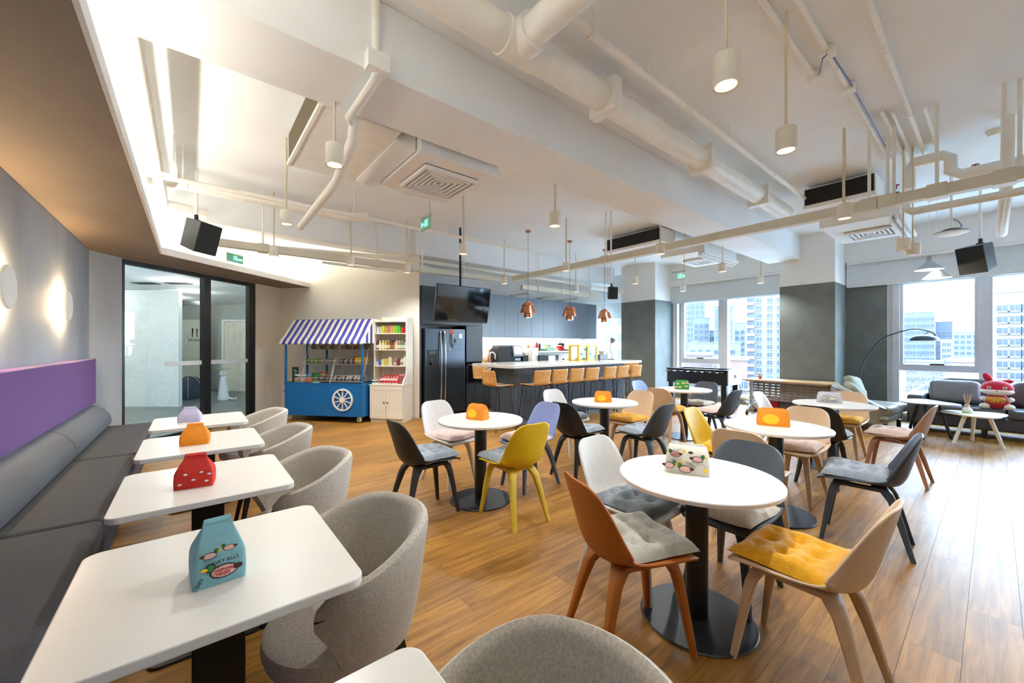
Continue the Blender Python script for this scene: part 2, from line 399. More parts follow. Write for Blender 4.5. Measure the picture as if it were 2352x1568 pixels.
# corridor behind the glass
m_cfloor = mat('corridor_floor', '#6F7470', 0.35, var=0.12, scale=3, stretch=(0.3, 3, 1))
w = MB(); gbox(w, -1.2, 6.6, 0.05, 7.5, -0.05, 0.003); struct('floor_corridor', w, m_cfloor)
w = MB(); gbox(w, -1.2, 6.6, 0.13, 7.5, 2.72, 2.8); struct('ceiling_corridor', w, m_ceil)
m_cw = mat('corridor_wall', '#C9CFCB', 0.6, var=0.02)
struct('wall_corridor_left', MB().prism([(-1.9, 13.27), (-0.234, 11.93), (-0.17, 12.01), (-1.83, 13.35)], 0.003, 2.70), mat('white_board', '#E2E5E1', 0.4, var=0.02))
w = MB(); gbox(w, -1.2, 6.6, 7.5, 7.6, 0, 2.8); gbox(w, 6.5, 6.6, 0.3, 7.5, 0, 2.8); gbox(w, tk+0.16, 6.5, 0.02, 0.12, 0, 2.8); gbox(w, -1.25, -1.15, 0.12, 7.5, 0, 2.8); struct('wall_corridor', w, m_cw)

# windows
m_frame = mat('window_frame', '#CDD3DA', 0.35, 0.1, var=0.03)
def window(name, Y0, Y1, mulls, z0=0.15, z1=2.62, transoms=()):
    """aluminium window on the wall x = XW; Y1 > Y0; mulls = (y0, y1) of each mullion; transoms = (y0, y1, z0, z1)"""
    w = MB(); x0, x1 = XW+0.03, XW+0.13
    w.box(x0, x1, Y0, Y0+0.06, z0, z1).box(x0, x1, Y1-0.06, Y1, z0, z1).box(x0, x1, Y0+0.06, Y1-0.06, z0, z0+0.05).box(x0, x1, Y0+0.06, Y1-0.06, z1-0.05, z1)
    o = struct(name, w, m_frame)
    for a, b_ in mulls: MB().box(x0-0.05, x1, a, b_, z0+0.05, z1-0.05).build('mullion', m_frame, o, bevel=0.004)
    for a, b_, c, d in transoms: MB().box(x0-0.03, x1, a, b_, c, d).build('transom', m_frame, o, bevel=0.004)
    ys = [Y0+0.06]+[q for m_ in sorted(mulls) for q in m_]+[Y1-0.06]
    for i in range(0, len(ys), 2):
        tr = [t for t in transoms if abs(t[0]-ys[i]) < 0.1]
        if tr:
            MB().box(x0+0.045, x0+0.053, ys[i], ys[i+1], z0+0.05, tr[0][2]).build('pane', m_glass, o)
            MB().box(x0+0.045, x0+0.053, ys[i], ys[i+1], tr[0][3], z1-0.05).build('pane', m_glass, o)
            s_ = MB()          # opening sash
            a, b_, c, d = ys[i], ys[i+1], tr[0][3], z1-0.05
            for q in ((a, a+0.05, c, d), (b_-0.05, b_, c, d)): s_.box(x0-0.02, x0+0.04, *q)
            s_.build('sash', m_frame, o)
            MB().box(x0-0.05, x0-0.02, (a+b_)/2-0.09, (a+b_)/2+0.09, tr[0][3]-0.005, tr[0][3]+0.02).build('handle', m_matblack, o)
        else: MB().box(x0+0.045, x0+0.053, ys[i], ys[i+1], z0+0.05, z1-0.05).build('pane', m_glass, o)
    MB().box(XW-0.04, XW+0.03, Y0, Y1, z0-0.012, z0+0.012).build('window_sill', m_white, o)
    return o
window('window_1', 2.86, 5.62, [(4.22, 4.40), (5.40, 5.48)], transoms=[(4.40, 5.40, 0.95, 1.08)])
window('window_2', YB+0.1, 1.30, [(1.14, 1.24), (0.02, 0.17), (-1.25, -1.10)], transoms=[(0.17, 1.14, 0.95, 1.07), (-2.84, -1.25, 0.95, 1.07)])
window('window_3', 6.76, 8.4, [(7.62, 7.72)])
m_blind = mat('roller_blind', '#DADEDF', 0.8, var=0.02)
for n_, a, b_, z in (('trim_9', 2.86, 5.66, 2.60), ('trim_10', YB+0.1, 1.90, 2.60), ('trim_11', 6.74, 8.38, 2.28)):
    struct(n_, MB().box(XW-0.10, XW-0.095, a, b_, z, 3.10 if z > 2.5 else 2.75).box(XW-0.11, XW-0.085, a, b_, z-0.02, z), m_blind)
# ------------------------------------------------------------------ moulded shell chairs, cushions, round tables
def lerp(a, b, t): return a+(b-a)*t
def poly_at(pts, t):
    """piecewise smooth (catmull-rom) point on a polyline of tuples, t in 0..1"""
    n = len(pts)-1; f = min(max(t, 0), 1)*n; i = min(int(f), n-1); u = f-i
    p0, p1, p2, p3 = pts[max(i-1, 0)], pts[i], pts[i+1], pts[min(i+2, n)]
    return tuple(0.5*((2*b)+(-a+c)*u+(2*a-5*b+4*c-d)*u*u+(-a+3*b-3*c+d)*u**3) for a, b, c, d in zip(p0, p1, p2, p3))
# profile of the shell: (y, z, half width, side lift along the shell's inner normal)
SH = [(0.250, 0.432, 0.165, 0.002), (0.225, 0.446, 0.195, 0.006), (0.17, 0.453, 0.212, 0.012), (0.06, 0.447, 0.222, 0.026), (-0.05, 0.437, 0.226, 0.046), (-0.135, 0.436, 0.226, 0.070),
      (-0.190, 0.458, 0.224, 0.088), (-0.222, 0.51, 0.220, 0.090), (-0.243, 0.58, 0.213, 0.076), (-0.262, 0.655, 0.204, 0.058), (-0.279, 0.72, 0.191, 0.042), (-0.291, 0.772, 0.166, 0.026), (-0.298, 0.803, 0.122, 0.012), (-0.300, 0.812, 0.080, 0.005)]
def shell_pt(u, v):
    y, z, hw, lift = poly_at(SH, v); y2, z2, _, _ = poly_at(SH, min(v+0.01, 1)); y1, z1, _, _ = poly_at(SH, max(v-0.01, 0))
    ty, tz = y2-y1, z2-z1; l = math.hypot(ty, tz) or 1; ny, nz = tz/l, -ty/l            # normal pointing to the sitter
    s = u*2-1; k = abs(s)**2.2*lift
    return (s*hw, y+ny*k, z+nz*k)
sh_mesh = MB().grid(shell_pt, 15, 34).mesh('seat_shell')
def leg_frame():
    """legs and the arched carrier under the shell"""
    legs = []
    for sx in (-1, 1):
        for fy in (1, -1):
            # flared top blending into a slim tapering leg: lofted rounded-rectangle sections
            path = ([(0.085, 0.12, 0.432, 0.085, 0.075), (0.108, 0.150, 0.405, 0.062, 0.058), (0.124, 0.170, 0.360, 0.050, 0.046), (0.140, 0.190, 0.25, 0.042, 0.038), (0.172, 0.228, 0.0, 0.028, 0.027)] if fy > 0 else
                    [(0.075, -0.08, 0.432, 0.10, 0.085), (0.100, -0.118, 0.405, 0.072, 0.066), (0.118, -0.148, 0.355, 0.056, 0.052), (0.136, -0.18, 0.25, 0.046, 0.042), (0.172, -0.248, 0.0, 0.030, 0.028)])
            n_ = 12; q = []
            for px, py, pz, w_, d_ in path:
                for j in range(n_):
                    a = 2*PI*j/n_; cx = math.copysign(abs(math.cos(a))**0.5, math.cos(a)); sy = math.copysign(abs(math.sin(a))**0.5, math.sin(a))
                    q.append((sx*px+cx*w_/2, py+sy*d_/2, pz))
            fs = [(i*n_+j, (i+1)*n_+j, (i+1)*n_+(j+1) % n_, i*n_+(j+1) % n_) for i in range(len(path)-1) for j in range(n_)]
            sm = [True]*len(fs); fs += [tuple(range(n_)), tuple((len(path)-1)*n_+j for j in range(n_-1, -1, -1))]; sm += [False]*2
            legs.append(MB()._add(q, fs, sm).mesh('leg'))
    c = MB()
    for sx in (-1, 1): c.bar((sx*0.10, 0.14, 0.418), (sx*0.09, -0.10, 0.412), 0.05, 0.026)
    for yy in (0.125, -0.085): c.bar((-0.10, yy, 0.414), (0.10, yy, 0.414), 0.06, 0.026)
    return legs, c.mesh('carrier')
lg_meshes, car_mesh = leg_frame()
CH = {}
def chair_colour(key, col, leg=None):
    CH[key] = (mat('chair_'+key, col, 0.5, var=0.03, scale=30, bump=0.06, bscale=400), mat('chair_leg_'+key, leg or col, 0.5, var=0.04, scale=20))
chair_colour('charcoal', '#2A2B2E'); chair_colour('black', '#1D1E20'); chair_colour('navy', '#39424F'); chair_colour('slate', '#4A525C')
chair_colour('white', '#DAD8D4', '#CFC8BC'); chair_colour('beige', '#D2B797', '#C4A584'); chair_colour('rosy', '#B28F79', '#A8765A')
chair_colour('yellow', '#D6B116', '#D2B73C'); chair_colour('lavender', '#7E8CBE', '#4A5470'); chair_colour('blue', '#8FA6CB', '#6F82A0'); chair_colour('orange', '#A85C1C', '#A55E22')
def moulded_chair(x, y, face, key, label, z=0):
    """face = compass angle of the sitter's look, 0 = +Y, 90 = +X"""
    t = thing('dining_chair', label, 'chair', (x, y, z), -R(face), 'moulded chairs around the round tables')
    ms, ml = CH[key]
    o = link('seat_shell', sh_mesh, t, solid=0.011)
    if not sh_mesh.materials: sh_mesh.materials.append(ms)
    at_mat(o, ms)
    for k, me in enumerate(lg_meshes):
        if not me.materials: me.materials.append(ml)
        l = link('leg', me, t); at_mat(l, ml)
    if not car_mesh.materials: car_mesh.materials.append(ml)
    l = link('carrier', car_mesh, t, bevel=0.008); at_mat(l, ml)
    return t
def cushion_mesh(seed, w=0.40, d=0.375, h=0.072, rum=0.0):
    rnd = random.Random(seed); n = 27; ph = [rnd.uniform(0, 6) for _ in range(6)]; tilt = [rnd.uniform(-0.15, 0.15) for _ in range(2)]
    def pt(u, v, top):
        x, y = u*2-1, v*2-1
        e = max(0.0, (1-abs(x)**5)*(1-abs(y)**5))**0.5
        pin = 1-0.05*(1-x*x)*(abs(y)**4)-0.05*(1-y*y)*(abs(x)**4)
        X, Y_ = x*w/2*pin, y*d/2*pin
        if top:
            tu = 0.0
            for cx in (-0.5, 0.0, 0.5):
                for cy_ in (-0.5, 0.0, 0.5): tu += math.exp(-((x-cx)**2+(y-cy_)**2)/0.014)
            z = h*e*(0.9+0.12*math.sin(3*x+ph[0])*math.sin(3*y+ph[1]))-h*0.50*tu+h*0.14*math.cos(x*2*PI)*math.cos(y*2*PI)*e
            z += rum*e*(math.sin(5*x+ph[2]+3*y)*0.5+math.sin(7*y+ph[3]-2*x)*0.5)
        else: z = -0.012*e
        z += 0.018*(x*x)+0.012*max(0, -y)**2      # sags into the shell
        return (X, Y_, z)
    m_ = MB().grid(lambda u, v: pt(u, v, True), n, n)
    k = len(m_.v); m2 = MB().grid(lambda u, v: pt(u, 1-v, False), n, n); m_._add(m2.v, m2.f, True)
    me = m_.mesh('cushion'); return me
cu_m = [cushion_mesh(1), cushion_mesh(2, 0.405, 0.38, 0.078), cushion_mesh(3, 0.40, 0.38, 0.068, 0.008)]
cu_r = cushion_mesh(5, 0.38, 0.36, 0.06, 0.03)
m_cu = dict(grey=mat('plush_grey', '#98A5B2', 0.95, var=0.10, scale=40, bump=0.5, bscale=220, sheen=0.5), yellow=mat('plush_yellow', '#E9AC0E', 0.95, var=0.10, scale=40, bump=0.5, bscale=220, sheen=0.4),
            pink=mat('plush_pink', '#E4CCC3', 0.95, var=0.06, scale=40, bump=0.5, bscale=220, sheen=0.5), pale=mat('plush_pale', '#B9BCB3', 0.95, var=0.08, scale=40, bump=0.6, bscale=200, sheen=0.5),
            white=mat('plush_white', '#E2DDD2', 0.95, var=0.08, scale=50, bump=0.7, bscale=180, sheen=0.4), steel=mat('plush_steel', '#79858F', 0.95, var=0.12, scale=40, bump=0.5, bscale=220, sheen=0.5))
def cushion(x, y, face, key, label, k=0, dx=0, dy=0, rot=0, me=None):
    a = -R(face); ox, oy = dx, dy-0.0; wx = x+ox*math.cos(a)-oy*math.sin(a); wy = y+ox*math.sin(a)+oy*math.cos(a)
    me = me or cu_m[k]
    if not me.materials: me.materials.append(m_cu[key])
    o = link('seat_cushion', me); at_mat(o, m_cu[key])
    o.location = (wx, wy, 0.468); o.rotation_euler = (R(1.5), 0, a+R(rot))
    return tag(o, label, 'cushion', 'plush seat cushions')
TB = dict(T1=(2.07, 3.0), T2=(3.87, 2.98), T3=(5.94, 3.05), T4=(3.82, 1.165), T5=(5.80, 1.19), T6=(2.05, 0.985))
TBN = dict(T1='under a folded orange pouch near the yellow chair', T2='in front of the bar stools with an orange pouch', T3='beside the football table with a green pouch',
           T4='with the widest orange pouch near the middle of the room', T5='near the armchair with a pale grey lettered pouch', T6='nearest the camera, carrying the printed duck pouch')
def round_table(key):
    x, y = TB[key]
    t = thing('round_table', 'white round pedestal table '+TBN[key], 'table', (x, y, 0), 0, 'round pedestal tables')
    MB().lathe([(0.0, 0.715), (0.372, 0.715), (0.388, 0.722), (0.39, 0.738), (0.387, 0.742), (0.0, 0.742)], 64).build('tabletop', m_table, t)
    MB().lathe([(0.055, 0.012), (0.055, 0.712)], 32).build('column', m_black, t)
    MB().lathe([(0.14, 0.700), (0.14, 0.714), (0.0, 0.714)], 24).build('mounting_plate', m_black, t)
    MB().lathe([(0.0, 0.0), (0.275, 0.0), (0.28, 0.006), (0.275, 0.012), (0.06, 0.016), (0.0, 0.016)], 48).build('base_plate', mat('table_base', '#20242B', 0.35, var=0.05), t)
for k in TB: round_table(k)
# (x, y, facing, colour, label, cushion colour, cushion label)
CHAIRS = [
 (1.63, 1.11, 112, 'orange', 'rust-orange moulded chair with its back to the camera at the nearest round table', 'pale', 'pale grey-green tufted cushion on the rust-orange chair', 1),
 (2.08, 0.52, 2, 'beige', 'beige moulded chair in the right foreground at the nearest round table', 'yellow', 'mustard yellow tufted cushion on the foreground beige chair', 0),
 (2.45, 0.97, -90, 'slate', 'slate grey moulded chair on the far side of the nearest round table', 'white', 'shaggy white cushion on the slate grey chair', 2),
 (2.08, 1.41, 178, 'white', 'white moulded chair behind the rust-orange one at the nearest round table', 'steel', 'steel grey rumpled cushion on the white chair at the nearest table', 2),
 (1.54, 3.07, 88, 'charcoal', 'charcoal moulded chair left of the round table near the yellow chair', 'grey', 'grey-blue tufted cushion on the leftmost charcoal chair', 0),
 (2.08, 2.54, 2, 'yellow', 'bright yellow moulded chair with its back to the camera, left of centre', 'grey', 'grey-blue tufted cushion on the bright yellow chair', 1),
 (2.10, 3.62, 174, 'white', 'white moulded chair in front of the refrigerator', 'pink', 'pale pink cushion on the white chair in front of the refrigerator', 2),
 (2.68, 3.0, -90, 'lavender', 'lavender moulded chair with dark legs behind the yellow chair', 'pink', 'pale pink cushion on the lavender chair', 0),
 (3.33, 2.93, 88, 'black', 'black moulded chair between the lavender chair and the second round table', 'grey', 'flat grey cushion on the black chair beside the lavender chair', 1),
 (3.86, 3.60, 180, 'white', 'white moulded chair below the bar stools', 'steel', 'blue-grey cushion on the white chair below the bar stools', 2),
 (4.40, 2.98, -90, 'beige', 'beige moulded chair facing the orange pouch in front of the bar stools', 'yellow', 'yellow cushion with curled edges on the beige chair near the bar stools', 2),
 (3.83, 2.42, 0, 'navy', 'navy moulded chair seen from behind at the table in front of the bar stools', 'grey', 'pale grey cushion on the navy chair in front of the bar stools', 0),
 (5.42, 3.05, 88, 'beige', 'beige moulded chair left of the table with the green pouch', 'yellow', 'yellow cushion on the beige chair left of the green pouch table', 0),
 (5.98, 3.64, 182, 'blue', 'pale blue moulded chair beyond the last bar stools', None, None, 0),
 (6.42, 3.04, -90, 'slate', 'slate blue moulded chair in front of the football table', 'white', 'crumpled off-white cushion on the slate chair in front of the football table', 2),
 (5.78, 2.49, 4, 'navy', 'navy moulded chair with pink cushion nearest the football table', 'pink', 'pink cushion on the navy chair nearest the football table', 1),
 (3.79, 1.60, 176, 'yellow', 'yellow moulded chair behind the middle table with the wide orange pouch', 'yellow', 'mustard cushion on the yellow chair at the middle table', 1),
 (3.30, 1.17, 90, 'beige', 'beige moulded chair with its back against the slate chair', None, None, 0),
 (4.43, 1.18, -88, 'beige', 'beige moulded chair with pink cushion right of the wide orange pouch', 'pink', 'pale pink fleece cushion on the beige chair at the middle table', 0),
 (3.80, 0.60, -6, 'navy', 'navy moulded chair standing alone right of the middle table', 'grey', 'thick grey-blue cushion on the navy chair at right', 1),
 (5.13, 1.14, 90, 'black', 'black moulded chair behind the pink-cushioned beige chair', 'grey', 'grey cushion peeking out on the black chair', 1),
 (6.42, 1.21, -90, 'beige', 'beige moulded chair facing us at the table with the grey lettered pouch', 'yellow', 'yellow cushion on the beige chair near the armchair', 0),
 (5.80, 0.66, 2, 'rosy', 'rosy brown moulded chair farthest right, near the coffee tables', 'pink', 'pale pink cushion on the rosy brown chair', 0),
 (5.72, 1.68, 180, 'white', 'pale grey-white moulded chair beside the red box under the folding table', 'white', 'off-white cushion on the chair beside the red box', 0),
]
for i, (x, y, f, c, lb, cc, cl, k) in enumerate(CHAIRS):
    moulded_chair(x, y, f, c, lb)
    if cc: cushion(x, y, f, cc, cl, k, dx=random.uniform(-0.008, 0.008), dy=random.uniform(0.0, 0.015)+0.045, rot=random.uniform(-5, 5))
# ------------------------------------------------------------------ booth bench, rectangular tables, barrel chairs
m_bench = mat('bench_grey', '#46484C', 0.9, var=0.12, scale=60, bump=0.15, bscale=300)
m_bolster = mat('bench_blue_grey', '#5C636C', 0.9, var=0.08, scale=60, bump=0.12, bscale=300)
m_purple = mat('purple_fabric', '#57217F', 0.95, var=0.10, scale=80, bump=0.12, bscale=300, sheen=0.3)
bench = thing('booth_bench', 'long upholstered wall bench with grey seats and a purple back panel', 'bench', (-0.7, 3.2, 0))
def bl(o): o.location = (0.7, -3.2, 0); return o
segs = [(-0.28, 1.44), (1.44, 3.16), (3.16, 4.88), (4.88, 6.75)]
bl(MB().box(-0.985, -0.44, -0.28, 6.72, 0.005, 0.33).build('plinth', mat('bench_plinth', '#3E4046', 0.8), bench))
for a, b in segs:
    bl(MB().box(-0.80, -0.38, a+0.006, b-0.006, 0.33, 0.452).build('seat', m_bench, bench, bevel=0.03, seg=4))
    def bolster(u, v, a=a, b=b):
        prof = [(-0.80, 0.44), (-0.765, 0.50), (-0.775, 0.58), (-0.82, 0.665), (-0.87, 0.71), (-0.935, 0.715), (-0.985, 0.70), (-0.985, 0.34), (-0.80, 0.34)]
        x, z = poly_at(prof, v) if v < 0.75 else poly_at(prof, v)
        return (x, lerp(a+0.004, b-0.004, u), z)
    m_ = MB(); prof = [(-0.80, 0.452), (-0.755, 0.475), (-0.745, 0.53), (-0.765, 0.60), (-0.81, 0.665), (-0.86, 0.705), (-0.92, 0.715), (-0.985, 0.70), (-0.985, 0.34), (-0.80, 0.34)]
    n_ = len(prof); y0, y1 = a+0.004, b-0.004
    q = [(x, y0, z) for x, z in prof]+[(x, y1, z) for x, z in prof]
    m_._add(q, [tuple(range(n_)), tuple(range(2*n_-1, n_-1, -1))]+[(i, n_+i, n_+(i+1) % n_, (i+1) % n_) for i in range(n_)], [False, False]+[True]*6+[False]*4)
    bl(m_.build('bolster', m_bolster, bench, bevel=0.012))
bl(MB().box(-0.988, -0.925, -0.28, 3.55, 0.70, 1.262).build('back_panel', m_purple, bench, bevel=0.015, seg=3))
bl(MB().box(-0.988, -0.925, 3.555, 7.10, 0.70, 1.262).build('back_panel', m_purple, bench, bevel=0.015, seg=3))

BT = [(0.50, 'white rectangular booth table cut off by the bottom edge, nearest the camera'), (1.517, 'large white rectangular booth table in front carrying the teal duck pouch'),
      (2.53, 'white rectangular booth table carrying the red pouch'), (3.55, 'white rectangular booth table carrying the plain orange pouch'), (4.58, 'white rectangular booth table farthest back carrying the lilac pouch')]
def rounded_rect(x0, x1, y0, y1, r, n=6):
    p = []
    for cx, cy_, a0 in ((x1-r, y1-r, 0), (x0+r, y1-r, 90), (x0+r, y0+r, 180), (x1-r, y0+r, 270)):
        for i in range(n+1):
            a = R(a0+90*i/n); p.append((cx+r*math.cos(a), cy_+r*math.sin(a)))
    return p
bt0 = thing('booth_table', BT[0][1], 'table', (0.065, BT[0][0], 0), 0, 'rectangular booth tables')
MB().prism(rounded_rect(-0.335, 0.335, -0.345, 0.345, 0.045), 0.712, 0.74).build('tabletop', m_table, bt0, bevel=0.004)
MB().box(-0.065, 0.065, -0.055, 0.055, 0.012, 0.712).build('column', m_black, bt0, bevel=0.004)
MB().prism(rounded_rect(-0.22, 0.22, -0.22, 0.22, 0.05), 0.0, 0.012).build('base_plate', m_black, bt0)
for y, lb in BT[1:]: dup(bt0, (0.065, y, 0), 0, lb)

# barrel armchairs
m_tweed = mat('oatmeal_tweed', '#BDB7AB', 0.95, var=0.16, scale=130, bump=0.25, bscale=350, sheen=0.3)
BC = [(0.50, 'oatmeal barrel chair cut off by the bottom edge in the centre foreground'), (1.53, 'oatmeal barrel chair tucked under the table with the teal pouch'), (2.54, 'oatmeal barrel chair at the table with the red pouch'),
      (3.55, 'oatmeal barrel chair at the table with the plain orange pouch'), (4.60, 'oatmeal barrel chair farthest back beside the snack cart')]
bc0 = thing('barrel_chair', BC[0][1], 'chair', (0.44, BC[0][0], 0), 0, 'barrel armchairs at the booth tables')   # sitter looks along -x
A_ = 128
def smooth(t): t = min(max(t, 0), 1); return t*t*(3-2*t)
def shell(u, v):
    """u around (-A..A), v around the closed cross-section: outside up, over the rim, inside down"""
    a = lerp(-A_, A_, u); k = abs(a)/A_; top = 0.775-0.115*smooth((k-0.25)/0.75); bot = 0.385+0.17*smooth((k-0.78)/0.22)**2-0.03*(1-k)
    if k > 0.9: top -= 0.05*((k-0.9)/0.1)**2
    ro_t, ro_b = 0.312, 0.245; th = 0.046
    sec = [(0, bot), (0, lerp(bot, top, 0.25)), (0, lerp(bot, top, 0.6)), (0, top-0.03), (-0.006, top-0.010), (-th*0.5, top), (-th+0.006, top-0.010), (-th, top-0.03), (-th, lerp(bot, top, 0.6)), (-th, lerp(bot, top, 0.25)), (-th, bot), (-th*0.5, bot-0.008), (0, bot)]
    i = min(int(round(v*(len(sec)-1))), len(sec)-1); dr, z = sec[i]
    h = (z-0.36)/0.41; r = lerp(ro_b, ro_t, h**0.7 if h > 0 else 0)+dr
    return (r*math.cos(R(a)), r*math.sin(R(a))*0.98, z)
m_ = MB().grid(shell, 33, 13)
n_ = 33
for e in (0, 32):
    ids = [j*n_+e for j in range(12)]; m_._add([m_.v[i] for i in ids], [tuple(range(12)) if e else tuple(range(11, -1, -1))], False)
m_.build('shell', m_tweed, bc0)
m_ = MB().lathe([(0.0, 0.335), (0.19, 0.335), (0.235, 0.355), (0.245, 0.39), (0.24, 0.425), (0.215, 0.445), (0.12, 0.455), (0.0, 0.457)], 36, c=(-0.02, 0, 0)); m_.build('seat', m_tweed, bc0)
for sx in (-1, 1):
    for sy in (-1, 1):
        MB().bar((sx*0.14, sy*0.14, 0.345), (sx*0.205, sy*0.195, 0), 0.036, 0.036, (0, 1, 0), 0.022, 0.022).build('leg', m_black, bc0, bevel=0.004)
for y, lb in BC[1:]: dup(bc0, (0.44+(0.02 if y > 2 else 0), y, 0), R(random.uniform(-8, 8)), lb)
# ------------------------------------------------------------------ kitchen
m_cab = mat('blue_grey_cabinet', '#71808F', 0.36, var=0.03, scale=3)
m_cabd = mat('dark_cabinet', '#3B434B', 0.42, var=0.04, scale=3)
m_fridge = mat('black_steel', '#454E58', 0.28, 0.6, var=0.04, stretch=(40, 40, 1))
m_stone = mat('quartz_top', '#D3D3D0', 0.12, var=0.04, scale=25)
m_tile = mat('white_tile', '#EDEDE8', 0.25, var=0.02)
m_steel = mat('brushed_steel', '#B8BBBD', 0.28, 0.9, var=0.03)
m_copper = mat('copper', '#C98463', 0.25, 0.95, var=0.04)
m_dglass = mat('black_glass', '#0A0C0F', 0.06, var=0.02, spec=0.8)
Yf = 7.1
# tall cabinet housing around the refrigerator
t = thing('tall_cabinet', 'tall charcoal cabinet housing with a bridge cupboard over the refrigerator', 'cabinet', (4.18, 7.38, 0))
o_ = (-4.18, -7.38, 0)
def lo(ob): ob.location = o_; return ob
lo(MB().box(3.46, 3.505, Yf+0.02, 7.69, 0, 2.60).build('side_panel', m_cabd, t))
lo(MB().box(3.507, 4.955, Yf+0.03, 7.69, 1.86, 2.60).build('bridge_carcass', m_cabd, t))
lo(MB().box(3.507, 4.20, Yf, Yf+0.022, 1.84, 2.60).build('door', m_cabd, t, bevel=0.002)); lo(MB().box(4.204, 4.955, Yf, Yf+0.022, 1.84, 2.60).build('door', m_cabd, t, bevel=0.002))
t = thing('oven_tower', 'charcoal cabinet tower with a built-in black oven beside the refrigerator', 'cabinet', (4.73, 7.38, 0)); o_ = (-4.73, -7.38, 0)
lo(MB().box(4.53, 4.955, Yf+0.03, 7.69, 0, 1.836).build('carcass', m_cabd, t))
lo(MB().box(4.532, 4.953, Yf, Yf+0.022, 1.075, 1.832).build('door', m_cabd, t, bevel=0.002)); lo(MB().box(4.532, 4.953, Yf, Yf+0.022, 0.08, 0.600).build('drawer', m_cabd, t, bevel=0.002))
ov = lo(MB().box(4.545, 4.94, Yf+0.004, Yf+0.028, 0.610, 1.065).build('oven_face', m_dglass, t))
MB().box(4.555, 4.93, Yf-0.006, Yf+0.004, 0.62, 0.995).build('oven_door', m_dglass, ov); MB().tube([(4.57, Yf-0.03, 1.01), (4.92, Yf-0.03, 1.01)], 0.007).build('handle', m_steel, ov)
f_ = MB().box(4.55, 4.56, Yf-0.009, Yf-0.006, 0.62, 0.995).box(4.925, 4.935, Yf-0.009, Yf-0.006, 0.62, 0.995).box(4.55, 4.935, Yf-0.009, Yf-0.006, 0.612, 0.62).build('oven_trim', m_steel, ov)
# side by side refrigerator
t = thing('refrigerator', 'black steel side-by-side refrigerator with two long bar handles', 'refrigerator', (4.01, 7.38, 0)); o_ = (-4.01, -7.38, 0)
lo(MB().box(3.55, 4.475, Yf+0.03, 7.66, 0.02, 1.76).build('body', m_matblack, t))
d1 = lo(MB().box(3.552, 3.925, Yf-0.04, Yf+0.025, 0.05, 1.755).build('door', m_fridge, t, bevel=0.008)); d2 = lo(MB().box(3.932, 4.473, Yf-0.04, Yf+0.025, 0.05, 1.755).build('door', m_fridge, t, bevel=0.008))
for d, x in ((d1, 3.885), (d2, 3.975)):
    MB().tube([(x, Yf-0.045, 1.70), (x, Yf-0.075, 1.66), (x, Yf-0.095, 1.3), (x, Yf-0.10, 0.95), (x, Yf-0.095, 0.6), (x, Yf-0.075, 0.28), (x, Yf-0.045, 0.24)], 0.016, 10).build('handle', m_chrome, d)
MB().box(3.60, 3.815, Yf-0.047, Yf-0.040, 0.96, 1.33).build('dispenser', m_matblack, d1); 
dp = MB().box(3.63, 3.79, Yf-0.052, Yf-0.047, 1.245, 1.31).box(3.65, 3.69, Yf-0.058, Yf-0.047, 1.03, 1.14).build('dispenser_controls', m_dglass, d1)
MB().box(4.02, 4.40, Yf-0.046, Yf-0.040, 0.945, 1.335).build('door_in_door', m_fridge, d2, bevel=0.004)
MB().box(4.33, 4.40, Yf-0.0445, Yf-0.041, 1.57, 1.66).build('energy_label', m_white, d2)
def sticker(x0, x1, z0, z1, col, nm, lb, cat='magnet'):
    return tag(MB().box(x0, x1, Yf-0.048, Yf-0.0405, z0, z1).build(nm, mat('mag_'+col, col, 0.5)), lb, cat, 'things stuck on the refrigerator door')
sticker(4.09, 4.20, 1.67, 1.74, '#B5413A', 'door_magnet', 'red clustered magnet high on the refrigerator door')
sticker(4.10, 4.16, 1.43, 1.665, '#4A3B34', 'opener', 'brown hanging bottle opener on the refrigerator door', 'opener')
sticker(4.135, 4.185, 1.60, 1.645, '#D8D4CC', 'door_magnet', 'pale round magnet below the red one')
sticker(4.21, 4.25, 1.47, 1.56, '#23262B', 'door_magnet', 'black oval magnet on the refrigerator door')
sticker(4.14, 4.19, 1.37, 1.45, '#2E3036', 'door_magnet', 'dark triangular magnet under the bottle opener')
sticker(4.08, 4.13, 1.32, 1.37, '#B08FA6', 'door_magnet', 'small pink magnet lowest on the refrigerator door')
# upper cabinets, one unit each
ux = [4.96, 5.328, 5.761, 6.187, 6.62, 7.03, 7.459, 7.878, 8.336, 8.753, 9.171]
nm_ = ['first from the oven tower', 'second from the oven tower', 'third from the oven tower', 'fourth from the oven tower', 'fifth, behind the middle copper pendant', 'sixth from the oven tower', 'fifth from the window end', 'fourth from the window end', 'third from the window end', 'at the window end']
for i in range(10):
    a, b = ux[i]+0.002, ux[i+1]-0.002
    t = thing('wall_cabinet', 'blue-grey handleless wall cabinet, '+nm_[i], 'cabinet', ((a+b)/2, 7.5, 1.62), 0, 'blue-grey wall cabinets'); w_ = (b-a)/2
    MB().box(-w_, w_, -0.125, 0.19, 0, 0.98).build('carcass', m_cab, t); MB().box(-w_, w_, -0.15, -0.127, -0.01, 0.98).build('door', m_cab, t, bevel=0.002)
# backsplash tiles: a row of tall white tiles
bs = struct('wall_backsplash', MB().box(4.96, 8.75, 7.688, 7.699, 0.9, 1.62), mat('tile_grout', '#C9C9C4', 0.7))
tm_ = MB().box(0, 0.146, -0.006, 0, 0, 0.072).mesh('tile'); tm_.materials.append(m_tile)
for r_ in range(9):
    for c_ in range(25):
        o = link('tile', tm_, bs); o.location = (4.965+c_*0.15+(0.03 if r_ % 2 else 0), 7.687, 0.905+r_*0.0785)
